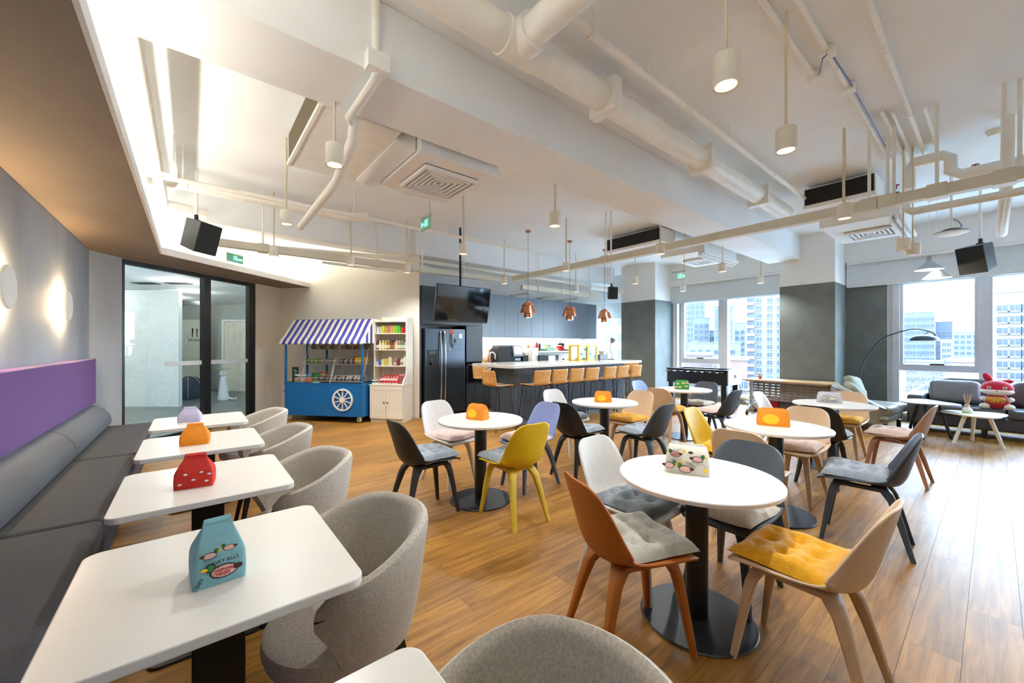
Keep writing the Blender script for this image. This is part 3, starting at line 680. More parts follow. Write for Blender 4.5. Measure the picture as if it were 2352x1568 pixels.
# base cabinets and back worktop
for i, (a, b) in enumerate(((4.96, 5.9), (5.9, 6.9), (6.9, 7.9), (7.9, 8.74))):
    t = thing('base_cabinet', 'charcoal base cabinet under the back worktop, '+('by the oven tower', 'under the coffee machine', 'under the microwave', 'at the window end')[i], 'cabinet', ((a+b)/2, 7.4, 0), 0, 'charcoal base cabinets'); w_ = (b-a)/2-0.002
    MB().box(-w_, w_, -0.26, 0.28, 0.002, 0.86).build('carcass', m_cabd, t)
    for k in (-1, 1): MB().box(min(0, k*w_)+0.002, max(0, k*w_)-0.002, -0.282, -0.262, 0.08, 0.855).build('door', m_cabd, t)
tag(MB().box(4.96, 8.75, 7.10, 7.685, 0.862, 0.90).build('worktop', m_stone), 'pale stone worktop along the kitchen wall', 'worktop')
led = thing('cabinet_light', 'LED strip glowing under the wall cabinets', 'light', (6.9, 7.6, 1.6)); MB().box(-1.9, 1.85, -0.012, 0.012, 0.0, 0.008).build('diffuser', emit('led_kitchen', '#FFF6EA', 4.0), led)
lamp('kitchen_led', 'AREA', (0, 0, -0.01), 17, (1, 0.95, 0.88), led, size=3.7, sizey=0.03)
# wall shelf
sh = thing('wall_shelf', 'long white floating shelf on the tiled wall', 'shelf', (7.4, 7.56, 1.255)); MB().box(-0.82, 0.85, -0.12, 0.12, -0.02, 0.02).build('board', m_white, sh, bevel=0.002)
for k in (-0.7, 0.7): MB().box(k-0.012, k+0.012, -0.10, 0.12, -0.06, -0.02).build('bracket', m_white, sh)
def jar(x, y, z, r, h, col, lid, nm, lb, cat, grp=None, prof=None):
    t = thing(nm, lb, cat, (x, y, z), 0, grp)
    MB().lathe([(0, 0), (r*0.95, 0), (r, h*0.06), (r, h*0.72), (r*0.7, h*0.82), (r*0.62, h*0.86)] if not prof else prof, 16).build('body', mat('itm_'+col, col, 0.3), t)
    if lid: MB().lathe([(r*0.66, h*0.86), (r*0.68, h), (0, h)], 16).build('lid', mat('itm_'+lid, lid, 0.4), t)
    return t
zs = 1.2755
jar(6.68, 7.55, zs, 0.055, 0.17, '#B9823F', '#D8B98A', 'storage_jar', 'amber storage jar at the left end of the kitchen shelf', 'jar')
jar(6.84, 7.57, zs, 0.06, 0.12, '#9C2A33', '#E5DFD5', 'storage_jar', 'dark red short jar on the kitchen shelf', 'jar')
jar(6.97, 7.55, zs, 0.055, 0.235, '#A8383F', '#C7969A', 'bottle', 'tall crimson bottle on the kitchen shelf', 'bottle')
jar(7.09, 7.57, zs, 0.05, 0.22, '#4A3833', '#D9B36E', 'bottle', 'tall brown bottle with a tan cap on the kitchen shelf', 'bottle')
jar(7.24, 7.56, zs, 0.07, 0.07, '#2E7A52', None, 'bowl', 'dark green bowl on the kitchen shelf', 'bowl')
def crate(x, y, z, w_, d_, h_, col, nm, lb, cat, grp=None, lid=None):
    t = thing(nm, lb, cat, (x, y, z), 0, grp); MB().box(-w_/2, w_/2, -d_/2, d_/2, 0, h_).build('body', mat('itm_'+col, col, 0.45), t, bevel=min(w_, d_, h_)*0.08)
    MB().box(-w_/2-0.004, w_/2+0.004, -d_/2-0.004, d_/2+0.004, h_*0.86, h_).build('lid', mat('itm_'+(lid or col), lid or col, 0.45), t, bevel=0.002); return t
crate(7.36, 7.59, zs, 0.13, 0.11, 0.13, '#D8CF9A', 'food_box', 'pale yellow food box behind the bowls on the shelf', 'box')
crate(7.43, 7.50, zs, 0.21, 0.10, 0.095, '#8FC3AE', 'food_box', 'mint green food box on the kitchen shelf', 'box')
crate(7.44, 7.62, zs, 0.15, 0.10, 0.165, '#58A04C', 'food_box', 'bright green food box at the back of the shelf', 'box')
jar(7.63, 7.55, zs, 0.055, 0.13, '#C9CBB4', '#A6B19A', 'storage_jar', 'pale glass storage jar beside the red mixer', 'jar')
mx = thing('stand_mixer', 'red stand mixer with a dark head on the kitchen shelf', 'mixer', (7.86, 7.55, zs))
MB().lathe([(0, 0), (0.06, 0), (0.05, 0.02), (0.10, 0.06), (0.115, 0.12), (0.11, 0.13), (0, 0.13)], 20).build('bowl', mat('red_enamel', '#B3161E', 0.2), mx); MB().box(0.09, 0.14, -0.035, 0.035, 0, 0.17).build('stand', mat('red_enamel', '#B3161E', 0.2), mx, bevel=0.01)
MB().pillow((0.03, 0, 0.18), (0.22, 0.08, 0.07)).build('head', m_matblack, mx); MB().cyl((0, 0, 0.21), (0, 0, 0.27), 0.012).build('knob', m_matblack, mx)
jar(8.10, 7.55, zs, 0.075, 0.05, '#3A3D3C', None, 'bowl', 'black shallow bowl at the right end of the shelf', 'bowl')
# coffee machine on the back worktop
cm = thing('coffee_machine', 'black bean-to-cup coffee machine with a tilted touch screen', 'coffee machine', (5.92, 7.36, 0.9005))
MB().box(-0.37, 0.10, -0.05, 0.26, 0.0, 0.46).build('body', m_matblack, cm, bevel=0.008); MB().box(0.10, 0.36, -0.02, 0.26, 0.0, 0.50).build('brew_unit', m_matblack, cm, bevel=0.008)
MB().box(-0.34, 0.16, -0.03, 0.24, 0.46, 0.525).build('bean_hopper', mat('hopper', '#2B2D30', 0.3), cm, bevel=0.01)
sc = MB().obox((0.2, -0.06, 0.385), (0.30, 0.03, 0.27), Matrix.Rotation(R(-10), 3, 'X')).build('screen_bezel', mat('bezel', '#7F8890', 0.35), cm, bevel=0.006)
MB().obox((0.2, -0.0785, 0.40), (0.23, 0.006, 0.19), Matrix.Rotation(R(-10), 3, 'X')).build('screen', emit('screen_glow', '#B4C8D6', 0.7), sc)
MB().box(0.12, 0.30, -0.06, -0.02, 0.15, 0.21).build('spout', m_steel, cm, bevel=0.006); MB().box(0.10, 0.36, -0.12, -0.02, 0.0, 0.05).build('drip_tray', m_black, cm)
MB().box(0.37, 0.56, -0.05, 0.2, 0, 0.28).build('milk_cooler', m_matblack, cm, bevel=0.006)
crate(6.72, 7.45, 0.9005, 0.24, 0.24, 0.46, '#DAD7D0', 'paper_box', 'tall white box beside the coffee machine', 'box')
mw = thing('microwave', 'black and steel microwave on the back worktop', 'microwave', (7.22, 7.42, 0.9005))
MB().box(-0.40, 0.30, -0.14, 0.2, 0.01, 0.27).build('body', m_matblack, mw, bevel=0.006); MB().box(-0.08, 0.16, -0.152, -0.141, 0.03, 0.25).build('door', m_steel, mw); MB().tube([(0.19, -0.17, 0.05), (0.19, -0.17, 0.23)], 0.01).build('handle', m_steel, mw); MB().box(0.23, 0.29, -0.146, -0.141, 0.04, 0.24).build('control_panel', m_dglass, mw)
fc = thing('tap', 'arched chrome kitchen tap beside the oven tower', 'tap', (5.28, 7.3, 0.9005))
MB().cyl((0, 0, 0), (0, 0, 0.06), 0.028).build('base', m_chrome, fc); MB().tube([(0, 0, 0.05), (0, 0, 0.28)]+[(0.08-0.08*math.cos(R(a)), 0, 0.28+0.08*math.sin(R(a))) for a in range(15, 181, 15)]+[(0.16, 0, 0.20)], 0.016, 10).build('spout', m_chrome, fc)
jar(5.47, 7.55, 0.9005, 0.04, 0.42, '#A8572C', '#C98743', 'bottle', 'amber glass bottle behind the tap', 'bottle', prof=[(0, 0), (0.055, 0), (0.055, 0.2), (0.02, 0.34), (0.018, 0.37)])
jar(5.36, 7.6, 0.9005, 0.05, 0.24, '#CFA45A', None, 'utensil_jar', 'tan utensil pot behind the tap', 'jar')
jar(5.62, 7.6, 0.9005, 0.035, 0.44, '#D7D5CF', '#EDEDEA', 'bottle', 'tall clear bottle beside the amber bottle', 'bottle')
jar(7.78, 7.35, 0.9005, 0.045, 0.16, '#B27A4E', '#6B4A32', 'pepper_mill', 'small wooden mill on the back worktop', 'mill')
jar(7.95, 7.35, 0.9005, 0.05, 0.14, '#C9CACC', '#8B8D90', 'teapot', 'steel teapot on the back worktop', 'teapot')

# bar island with ribbed front
isl = thing('bar_island', 'long bar island with a dark vertically ribbed front', 'counter', (6.0, 5.5, 0)); o_ = (-6.0, -5.5, 0)
m_rib = mat('ribbed_panel', '#55616E', 0.4, var=0.05)
lo(MB().box(4.39, 7.63, 5.335, 5.74, 0.075, 1.028).build('carcass', m_matblack, isl)); lo(MB().box(4.41, 7.61, 5.36, 5.70, 0, 0.075).build('kickboard', mat('kick_steel', '#7E8790', 0.35, 0.7), isl))
rm = MB()._add([(-0.014, 0, 0), (-0.009, -0.016, 0), (0.009, -0.016, 0), (0.014, 0, 0), (-0.014, 0, 0.945), (-0.009, -0.016, 0.945), (0.009, -0.016, 0.945), (0.014, 0, 0.945)], [(0, 1, 5, 4), (1, 2, 6, 5), (2, 3, 7, 6), (3, 2, 1, 0), (4, 5, 6, 7), (0, 4, 7, 3)]).mesh('rib'); rm.materials.append(m_rib)
nr = 101
for i in range(nr):
    o = link('rib', rm, isl); o.location = (4.405-6.0+i*(3.21/(nr-1)), 5.335-5.5, 0.08)
for i in range(12):
    o = link('rib', rm, isl); o.location = (4.39-6.0, 5.35-5.5+i*0.033, 0.08); o.rotation_euler = (0, 0, R(-90))
lo(MB().box(7.63, 7.645, 5.33, 5.74, 0.08, 1.028).build('end_panel', mat('island_end', '#C6CCD4', 0.4), isl))
ct = MB().prism(rounded_rect(4.12, 8.02, 5.08, 6.32, 0.10), 1.03, 1.08); tag(ct.build('quartz_counter', m_stone, bevel=0.004), 'thick pale quartz bar top overhanging the ribbed island', 'counter')
MB().box(4.45, 7.6, 5.742, 6.1, 0.0, 1.028).build('back_carcass', m_cabd, isl).location = o_
# things on the bar top
dc = thing('display_case', 'yellow framed acrylic pastry display case on the bar top', 'display case', (6.89, 5.9, 1.0805))
m_yel = mat('yellow_frame', '#E3BE16', 0.4); fr = MB()
for sx in (-0.30, 0.30):
    for sy in (-0.13, 0.13): fr.box(sx-0.022, sx+0.022, sy-0.022, sy+0.022, 0, 0.335)
fr.build('frame', m_yel, dc)
MB().box(-0.324, 0.324, -0.154, 0.154, 0.315, 0.35).build('lid', m_yel, dc); MB().box(-0.30, 0.30, -0.13, 0.13, 0.0, 0.02).build('tray', m_yel, dc)
for z in (0.12, 0.22): MB().box(-0.285, 0.285, -0.12, 0.12, z, z+0.006).build('shelf', glass('acrylic', (0.92, 0.96, 0.97), 0.88), dc)
MB().box(-0.286, 0.286, -0.142, -0.138, 0.02, 0.32).build('pane', glass('acrylic'), dc); MB().box(0.302, 0.306, -0.116, 0.116, 0.02, 0.32).build('pane', glass('acrylic'), dc)
MB().box(-0.03, 0.03, -0.15, -0.11, 0.0, 0.32).build('post', m_yel, dc)
for i, (x, z) in enumerate(((-0.18, 0.021), (0.05, 0.021), (0.18, 0.127), (-0.1, 0.127), (0.12, 0.227))):
    tag(MB().pillow((6.89+x, 5.9, 1.0805+z+0.022), (0.10, 0.09, 0.04)).build('snack_pack', mat('snk%d' % i, ('#D9C27A', '#E8E4DA', '#B9C9D8', '#D8D2C6', '#E0DCD0')[i], 0.4)), ('straw-coloured', 'white', 'pale blue', 'cream', 'ivory')[i]+' snack pack inside the yellow display case', 'snack', 'snacks in the display case')
bx = crate(7.62, 6.0, 1.0805, 0.26, 0.2, 0.12, '#5A6068', 'caddy_box', 'dark grey caddy box at the end of the bar top', 'box')
dl = thing('desk_lamp', 'jointed metal desk lamp with a square head on the bar end', 'lamp', (7.88, 5.85, 1.0805))
MB().lathe([(0, 0), (0.09, 0), (0.09, 0.015), (0, 0.02)], 24).build('base', m_black, dl); MB().tube([(0, 0, 0.015), (0.02, 0, 0.12), (-0.05, 0.02, 0.27), (0.03, 0.0, 0.44)], 0.012, 8).build('arm', m_steel, dl)
MB().obox((0.09, 0, 0.46), (0.18, 0.10, 0.13)).build('head', mat('lamp_head', '#7B6F77', 0.35, 0.5), dl, bevel=0.006); MB().cyl((0.03, -0.052, 0.46), (0.03, -0.07, 0.46), 0.03).build('knob', m_black, dl)
jar(7.83, 6.12, 1.0805, 0.05, 0.20, '#D3BE98', None, 'reed_pot', 'beige pot of dried stems on the bar end', 'pot', prof=[(0, 0), (0.04, 0), (0.045, 0.1), (0.075, 0.2), (0.07, 0.2), (0, 0.12)])
jar(7.97, 6.05, 1.0805, 0.035, 0.16, '#ECEBE8', '#D8D8D4', 'pump_bottle', 'white pump bottle on the bar end', 'bottle')
# bar stools
m_ply = mat('oak_plywood', '#C68B45', 0.42, var=0.08, scale=3, stretch=(2, 2, 14), col2='#D9A45E')
m_pad = mat('stool_pad', '#6E6C68', 0.9)
def stool_pt(u, v):
    pr = [(0.19, 0.735), (0.17, 0.748), (0.08, 0.748), (-0.08, 0.742), (-0.15, 0.748), (-0.185, 0.79), (-0.20, 0.86), (-0.215, 0.94), (-0.228, 1.0)]
    y, z = poly_at(pr, v); hw = 0.19-(0.015*((0.08-v)/0.08)**2 if v < 0.08 else 0)-(0.03*((v-0.93)/0.07)**2 if v > 0.93 else 0); s = u*2-1
    return (s*hw, y+(0.02*s*s if v > 0.6 else 0), z+0.008*s*s)
st_mesh = MB().grid(stool_pt, 9, 30).mesh('seat_shell'); st_mesh.materials.append(m_ply)
st0 = thing('bar_stool', 'x', 'stool', (0, 0, 0), 0, 'plywood bar stools'); link('seat_shell', st_mesh, st0, solid=0.012)
MB().pillow((0, 0.02, 0.757), (0.34, 0.30, 0.022)).build('seat_pad', m_pad, st0)
for sx in (-1, 1):
    MB().tube([(sx*0.225, 0.21, 0.006), (sx*0.15, 0.15, 0.725), (sx*0.14, 0.13, 0.736), (sx*0.14, -0.11, 0.732), (sx*0.15, -0.13, 0.72), (sx*0.225, -0.20, 0.006)], 0.0075, 8).build('leg', m_black, st0)
for sy, z in ((0.195, 0.20), (-0.185, 0.20)): MB().tube([(-0.208, sy, z), (0.208, sy, z)], 0.0065, 8).build('footrest', m_black, st0)
for sx in (-1, 1): MB().tube([(sx*0.207, 0.195, 0.2), (sx*0.207, -0.185, 0.2)], 0.0065, 8).build('side_rail', m_black, st0)
ST = [(4.57, 4.98, 0, 'plywood bar stool first from the near corner of the ribbed front'), (4.99, 4.98, 0, 'plywood bar stool second from the near corner of the ribbed front'), (5.43, 4.98, 0, 'plywood bar stool third from the near corner of the ribbed front'),
      (5.87, 4.98, 0, 'plywood bar stool in the middle of the ribbed front, fourth from the corner'), (6.41, 4.98, 0, 'plywood bar stool fifth along the ribbed front'), (6.83, 4.98, 0, 'plywood bar stool sixth along the ribbed front'), (7.30, 4.98, 0, 'plywood bar stool seventh and last along the ribbed front'),
      (3.98, 5.27, 90, 'orange-lit plywood bar stool at the short end of the bar near the oven'), (4.62, 6.52, 180, 'plywood bar stool half hidden behind the short end of the bar'), (7.98, 5.50, -90, 'plywood bar stool behind the last one at the window end of the bar')]
for i, (x, y, f, lb) in enumerate(ST):
    if i == 0: st0.location = (x, y, 0); st0['label'] = lb
    else: dup(st0, (x, y, 0), -R(f), lb)
# copper pendants over the island
PC = [(5.0, 'copper tiered pendant nearest the television'), (6.17, 'middle copper tiered pendant over the bar'), (7.34, 'copper tiered pendant nearest the pillar')]
for i, (x, lb) in enumerate(PC):
    y = 5.65; zb = 1.95
    if i == 0:
        p0 = thing('copper_pendant', lb, 'lamp', (x, y, zb), 0, 'copper pendants over the bar')
        MB().lathe([(0.075, 0.0), (0.078, 0.0), (0.075, 0.10), (0.073, 0.10)], 32).build('lower_shade', m_copper, p0)
        MB().lathe([(0.155, 0.085), (0.158, 0.085), (0.112, 0.235), (0.109, 0.235), (0.109, 0.235)], 32).build('middle_shade', m_copper, p0)
        MB().lathe([(0.10, 0.236), (0.122, 0.236), (0.122, 0.242), (0.080, 0.246), (0.078, 0.272), (0.088, 0.274), (0.045, 0.280), (0.042, 0.305), (0.012, 0.312), (0, 0.312)], 32).build('cap', m_copper, p0)
        MB().cyl((0, 0, 0.30), (0, 0, ZC-zb-0.03), 0.0035, n=6).build('cord', m_black, p0)
        MB().lathe([(0.05, ZC-zb-0.03), (0.05, ZC-zb), (0, ZC-zb)], 20).build('ceiling_rose', m_copper, p0)
        MB().ell((0, 0, 0.06), 0.05).build('bulb', emit('bulb_warm', '#FFD9A8', 14), p0)
        lamp('pendant_light', 'POINT', (0, 0, 0.02), 10, (1, 0.82, 0.6), p0, size=0.04)
    else: dup(p0, (x, y, zb), 0, lb)
# television on a ceiling pole
tv = thing('television', 'black flat television hanging from a ceiling pole, tilted down', 'television', (3.9, 6.22, 2.18))
rt = Matrix.Rotation(R(11), 3, 'X')
MB().obox((0, 0, 0), (1.16, 0.045, 0.67), rt).build('cabinet', m_matblack, tv, bevel=0.006)
MB().obox(rt @ Vector((0, -0.024, 0.008)), (1.135, 0.004, 0.63), rt).build('screen', m_dglass, tv)
MB().cyl((0, 0.10, 0.0), (0, 0.10, ZC-2.18), 0.022, n=12).build('pole', m_black, tv); MB().box(-0.2, 0.2, 0.03, 0.10, -0.15, 0.15).build('bracket', m_black, tv)
# ------------------------------------------------------------------ snack cart and hutch on the slanted wall
CU = Vector((0.6553, -0.7554)); CN = Vector((-0.7554, -0.6553)); CRZ = math.atan2(-0.7554, 0.6553)
def cw(t, off): p = KN+CU*t+CN*off; return (p.x, p.y, 0)
def cwz(t, off, z): p = KN+CU*t+CN*off; return (p.x, p.y, z)
m_blue = mat('cart_blue', '#0E66A8', 0.4, var=0.03)
m_wire = mat('white_wire', '#D8D8D4', 0.4, 0.3)
# cart: local x along the wall (0..1.6), local y towards the wall (0 front .. 0.62)
c = thing('snack_cart', 'blue snack cart on castors with a striped awning and white wheel emblem', 'cart', cw(0.72, 0.76), CRZ)
L_ = 1.60; Dp = 0.62
MB().box(0, L_, 0, Dp, 0.115, 0.70).build('body', m_blue, c, bevel=0.004)
MB().box(-0.006, L_+0.006, -0.006, 0.02, 0.70, 0.725).box(-0.006, L_+0.006, Dp-0.02, Dp+0.006, 0.70, 0.725).box(-0.006, 0.02, 0.02, Dp-0.02, 0.70, 0.725).box(L_-0.02, L_+0.006, 0.02, Dp-0.02, 0.70, 0.725).build('rim', m_blue, c)
for x, y in ((0.0, 0.0), (L_-0.03, 0.0), (0.0, Dp-0.03), (L_-0.03, Dp-0.03), (0.44, Dp-0.03)): MB().box(x, x+0.03, y, y+0.03, 0.725, 1.50).build('post', m_blue, c)
MB().tube([(0, 0.1, 0.56), (-0.10, 0.1, 0.55), (-0.12, 0.14, 0.55), (-0.12, 0.48, 0.55), (-0.10, 0.52, 0.55), (0, 0.52, 0.56)], 0.012, 8).build('push_handle', m_blue, c)
# wheel emblem
wh = MB(); cx, cz, ro = 1.205, 0.423, 0.205
wh.lathe([(ro-0.03, -0.02), (ro, -0.02), (ro, 0), (ro-0.03, 0), (ro-0.03, -0.02)], 40, c=(cx, -0.002, cz), axis='y', smooth=False).lathe([(0, -0.028), (0.05, -0.028), (0.05, 0)], 24, c=(cx, -0.002, cz), axis='y', smooth=False)
w = wh.build('wheel_emblem', m_white, c)
for i in range(10):
    a = 2*PI*i/10+0.3; MB().bar((cx+0.045*math.cos(a), -0.012, cz+0.045*math.sin(a)), (cx+(ro-0.02)*math.cos(a), -0.012, cz+(ro-0.02)*math.sin(a)), 0.018, 0.016, (0, 1, 0)).build('spoke', m_white, w)
for x in (0.08, L_-0.10):
    for y in (0.07, Dp-0.07):
        k = MB().box(x-0.03, x+0.03, y-0.03, y+0.03, 0.085, 0.115).box(x-0.028, x-0.02, y-0.04, y+0.02, 0.03, 0.09).box(x+0.02, x+0.028, y-0.04, y+0.02, 0.03, 0.09).build('castor', m_white, c)
        MB().cyl((x-0.018, y-0.01, 0.036), (x+0.018, y-0.01, 0.036), 0.036, n=18).build('castor_wheel', mat('castor_tan', '#A8843C', 0.5), k)
# awning: sloped striped front, gable ends
nst = 27; st = L_*1.07/nst; m_aw = mat('awning_white', '#E9E6DC', 0.85, var=0.02); m_ap = mat('awning_violet', '#3B3C98', 0.85, var=0.04)
x0 = -0.075; prof = [(-0.055, 1.44), (-0.05, 1.47), (-0.01, 1.53), (0.06, 1.60), (0.16, 1.72), (0.26, 1.84), (0.34, 1.925)]
aw = MB().box(x0+0.02, x0+L_*1.07-0.02, 0.33, 0.36, 1.89, 1.92).box(x0+0.01, x0+0.03, -0.03, 0.6, 1.47, 1.49).box(x0+L_*1.07-0.03, x0+L_*1.07-0.01, -0.03, 0.6, 1.47, 1.49).build('awning_frame', m_blue, c)
for i in range(nst):
    a, b = x0+i*st, x0+(i+1)*st
    for nm, pr in (('awning_stripe', prof), ('rear_stripe', [(0.34, 1.925), (0.50, 1.72), (0.66, 1.50)])):
        s_ = MB(); n_ = len(pr)
        s_._add([(a, y, z) for y, z in pr]+[(b, y, z) for y, z in pr], [(j, n_+j, n_+j+1, j+1) for j in range(n_-1)], True)
        s_.build(nm, m_ap if i % 2 else m_aw, c, solid=0.003)
for xe, nm in ((x0+L_*1.07, 'awning_gable'), (x0, 'awning_gable')):
    g = MB()
    for k in range(9):
        y0_, y1_ = -0.03+k*0.075, -0.03+(k+1)*0.075; h = lambda y: max(1.50, 1.925-1.02*abs(y-0.34)*1.12)
        q = MB()._add([(xe, y0_, 1.46), (xe, y1_, 1.46), (xe, y1_, h(y1_)), (xe, y0_, h(y0_))], [(0, 1, 2, 3)]); q.build(nm, m_ap if k % 2 else m_aw, c, solid=0.003)
MB().box(0.02, L_-0.02, 0.02, Dp-0.02, 0.69, 0.706).build('cart_deck', mat('deck_dark', '#23272B', 0.6), c)
# wire racks standing on the cart deck
def wire_rack(x0, x1, label):
    t = thing('wire_rack', label, 'rack', (0, 0, 0), 0, 'wire snack racks on the cart'); M_ = Matrix.Translation(cw(0.72, 0.76)) @ Matrix.Rotation(CRZ, 4, 'Z'); t.matrix_world = M_
    for z, y in ((0.745, 0.10), (1.06, 0.22), (1.34, 0.32)):
        b_ = MB()
        for yy, zz in ((y, z), (y, z+0.07), (y+0.17, z), (y+0.17, z+0.10)): b_.tube([(x0, yy, zz), (x1, yy, zz)], 0.004, 5)
        n_ = int((x1-x0)/0.035)
        for i in range(n_+1):
            xx = lerp(x0, x1, i/n_); b_.tube([(xx, y, z+0.07), (xx, y, z), (xx, y+0.17, z), (xx, y+0.17, z+0.10)], 0.0022, 4)
        b_.build('basket', m_wire, t)
    u_ = MB()
    for xx in (x0, x1):
        u_.tube([(xx, 0.10, 0.715), (xx, 0.12, 0.76), (xx, 0.24, 1.06), (xx, 0.34, 1.36), (xx, 0.40, 1.45)], 0.005, 6).tube([(xx, 0.50, 0.715), (xx, 0.50, 1.46)], 0.005, 6)
    for zz in (0.9, 1.2, 1.45): u_.tube([(x0, 0.50, zz), (x1, 0.50, zz)], 0.003, 5)
    u_.build('upright', m_wire, t)
wire_rack(0.24, 0.86, 'white wire snack rack on the left of the cart'); wire_rack(0.88, 1.52, 'white wire snack rack on the right of the cart')
def on_cart(x, y, z): v = Matrix.Rotation(CRZ, 3, 'Z') @ Vector((x, y, z)); b_ = cw(0.72, 0.76); return (b_[0]+v.x, b_[1]+v.y, v.z)
rnd = random.Random(11); kinds = [('#8FB43A', 'green'), ('#4E6B2A', 'dark green'), ('#2D2A2C', 'black'), ('#5A4038', 'brown'), ('#B5B0A8', 'silver grey'), ('#D9C06A', 'straw yellow'), ('#7E6A5A', 'taupe')]
pk = MB().pillow((0, 0, 0.05), (0.075, 0.028, 0.10)).mesh('snack_packet')
ORD = ['first', 'second', 'third', 'fourth', 'fifth', 'sixth', 'seventh', 'eighth', 'ninth', 'tenth', 'eleventh', 'twelfth', 'thirteenth', 'fourteenth']
def packets(x0, x1, y, z, cols, n, where, tilt=14):
    for i in range(n):
        ci = cols[i % len(cols)]; hexc, nm = kinds[ci]
        if not pk.materials: pk.materials.append(mat('pack0', '#888888', 0.35))
        o = link('snack_packet', pk); at_mat(o, mat('pack_%d' % ci, hexc, 0.35, var=0.2, scale=20))
        o.location = on_cart(lerp(x0, x1, (i+0.5)/n), y+rnd.uniform(-0.01, 0.01), z); o.rotation_euler = (R(tilt), 0, CRZ+R(75+rnd.uniform(-10, 10))); o.scale = (1.3, 1.0, rnd.uniform(0.8, 1.05))
        tag(o, nm+' snack packet, '+ORD[i]+' from the left, '+where, 'snack', 'packets in the '+where)
packets(0.26, 0.56, 0.31, 1.066, [0, 1, 0], 9, 'green end of middle left basket'); packets(0.58, 0.84, 0.31, 1.066, [4, 6], 7, 'grey end of middle left basket')
packets(0.92, 1.24, 0.31, 1.066, [2, 3, 4, 2], 12, 'middle right basket'); packets(0.28, 0.82, 0.41, 1.346, [3, 6, 4, 5], 11, 'top left basket'); packets(0.92, 1.48, 0.41, 1.346, [6, 5, 3, 6], 13, 'top right basket')
packets(0.92, 1.48, 0.19, 0.751, [4, 2, 4, 6], 14, 'bottom right basket'); packets(0.56, 0.84, 0.19, 0.751, [3, 2, 6], 7, 'bottom left basket')
def soft(x, y, z, sz, col, nm, lb, cat):
    o = MB().pillow((0, 0, sz[2]/2), sz).build(nm, mat('soft_'+col, col, 0.5, var=0.2, scale=15)); o.location = on_cart(x, y, z); o.rotation_euler = (0, 0, CRZ); return tag(o, lb, cat)
soft(1.36, 0.31, 1.068, (0.18, 0.12, 0.14), '#D8B21E', 'crisp_bag', 'large yellow crisp bag in the middle right basket', 'snack'); soft(1.475, 0.32, 1.068, (0.06, 0.10, 0.13), '#C79A16', 'crisp_bag', 'ochre crisp bag behind the right post of the cart', 'snack'); soft(1.255, 0.34, 1.068, (0.06, 0.09, 0.14), '#A81E2C', 'crisp_bag', 'crimson crisp bag beside the yellow one', 'snack')
# things on the cart deck
def deck(nm, x, y, lb, cat, grp=None): return thing(nm, lb, cat, on_cart(x, y, 0.7065), CRZ, grp)
m_jarg = glass('jar_glass', (0.93, 0.96, 0.96), 0.9)
for x, y, lid, cnt, lb in ((0.20, 0.10, '#D9DDE0', '#C4A08C', 'candy jar with a pale lid, leftmost on the cart'), (0.325, 0.09, '#C9D4DC', '#C9B3A4', 'candy jar in the middle of the three on the cart'), (0.45, 0.10, '#4F9CD0', '#C46A4E', 'candy jar with a bright blue lid on the cart')):
    j = deck('candy_jar', x, y, lb, 'jar', 'candy jars on the cart')
    MB().lathe([(0, 0.0), (0.05, 0.0), (0.062, 0.02), (0.066, 0.07), (0.06, 0.115), (0.046, 0.135), (0.046, 0.14)], 20).build('glass_body', m_jarg, j)
    MB().lathe([(0.05, 0.138), (0.052, 0.165), (0, 0.168)], 20).build('lid', mat('lid_'+lid, lid, 0.4), j); MB().lathe([(0, 0.006), (0.045, 0.006), (0.058, 0.03), (0.061, 0.07), (0.054, 0.105), (0, 0.115)], 16).build('sweets', mat('sweet_'+cnt, cnt, 0.6, var=0.5, scale=60), j)
g = deck('carton', 0.10, 0.16, 'dark green carton with a pale looping mark on the cart', 'box'); MB().box(-0.045, 0.045, -0.03, 0.03, 0, 0.30).build('body', mat('carton_green', '#17402A', 0.4), g)
MB().tube([(0.02+0.022*math.cos(R(a)), -0.0305, 0.21+0.035*math.sin(R(a))) for a in range(-120, 200, 20)], 0.006, 5).build('printed_mark', mat('mark_pale', '#C9D9B0', 0.5), g)
g = deck('sweet_tub', 0.46, 0.30, 'green tub at the back of the cart', 'tub'); MB().lathe([(0, 0), (0.09, 0), (0.10, 0.16), (0, 0.165)], 20).build('body', mat('tub_green', '#3E8C4A', 0.4), g); MB().lathe([(0.104, 0.15), (0.104, 0.18), (0, 0.185)], 20).build('lid', mat('tub_lid', '#2F6E3C', 0.4), g)
g = deck('biscuit_box', 0.585, 0.33, 'reddish brown biscuit box at the back of the cart', 'box'); MB().box(-0.06, 0.06, -0.05, 0.05, 0, 0.20).build('body', mat('bisc', '#8C4526', 0.45, var=0.3, scale=14), g); MB().box(-0.061, 0.061, -0.051, 0.051, 0.15, 0.17).build('printed_band', mat('bisc2', '#C79A5A', 0.45), g)
g = deck('card_tray', 0.62, 0.06, 'small black tray of cards on the cart rim', 'tray'); MB().box(-0.08, 0.08, -0.03, 0.03, 0, 0.02).build('tray', m_matblack, g); MB().box(-0.07, 0.07, -0.025, 0.025, 0.02, 0.026).build('cards', m_white, g)

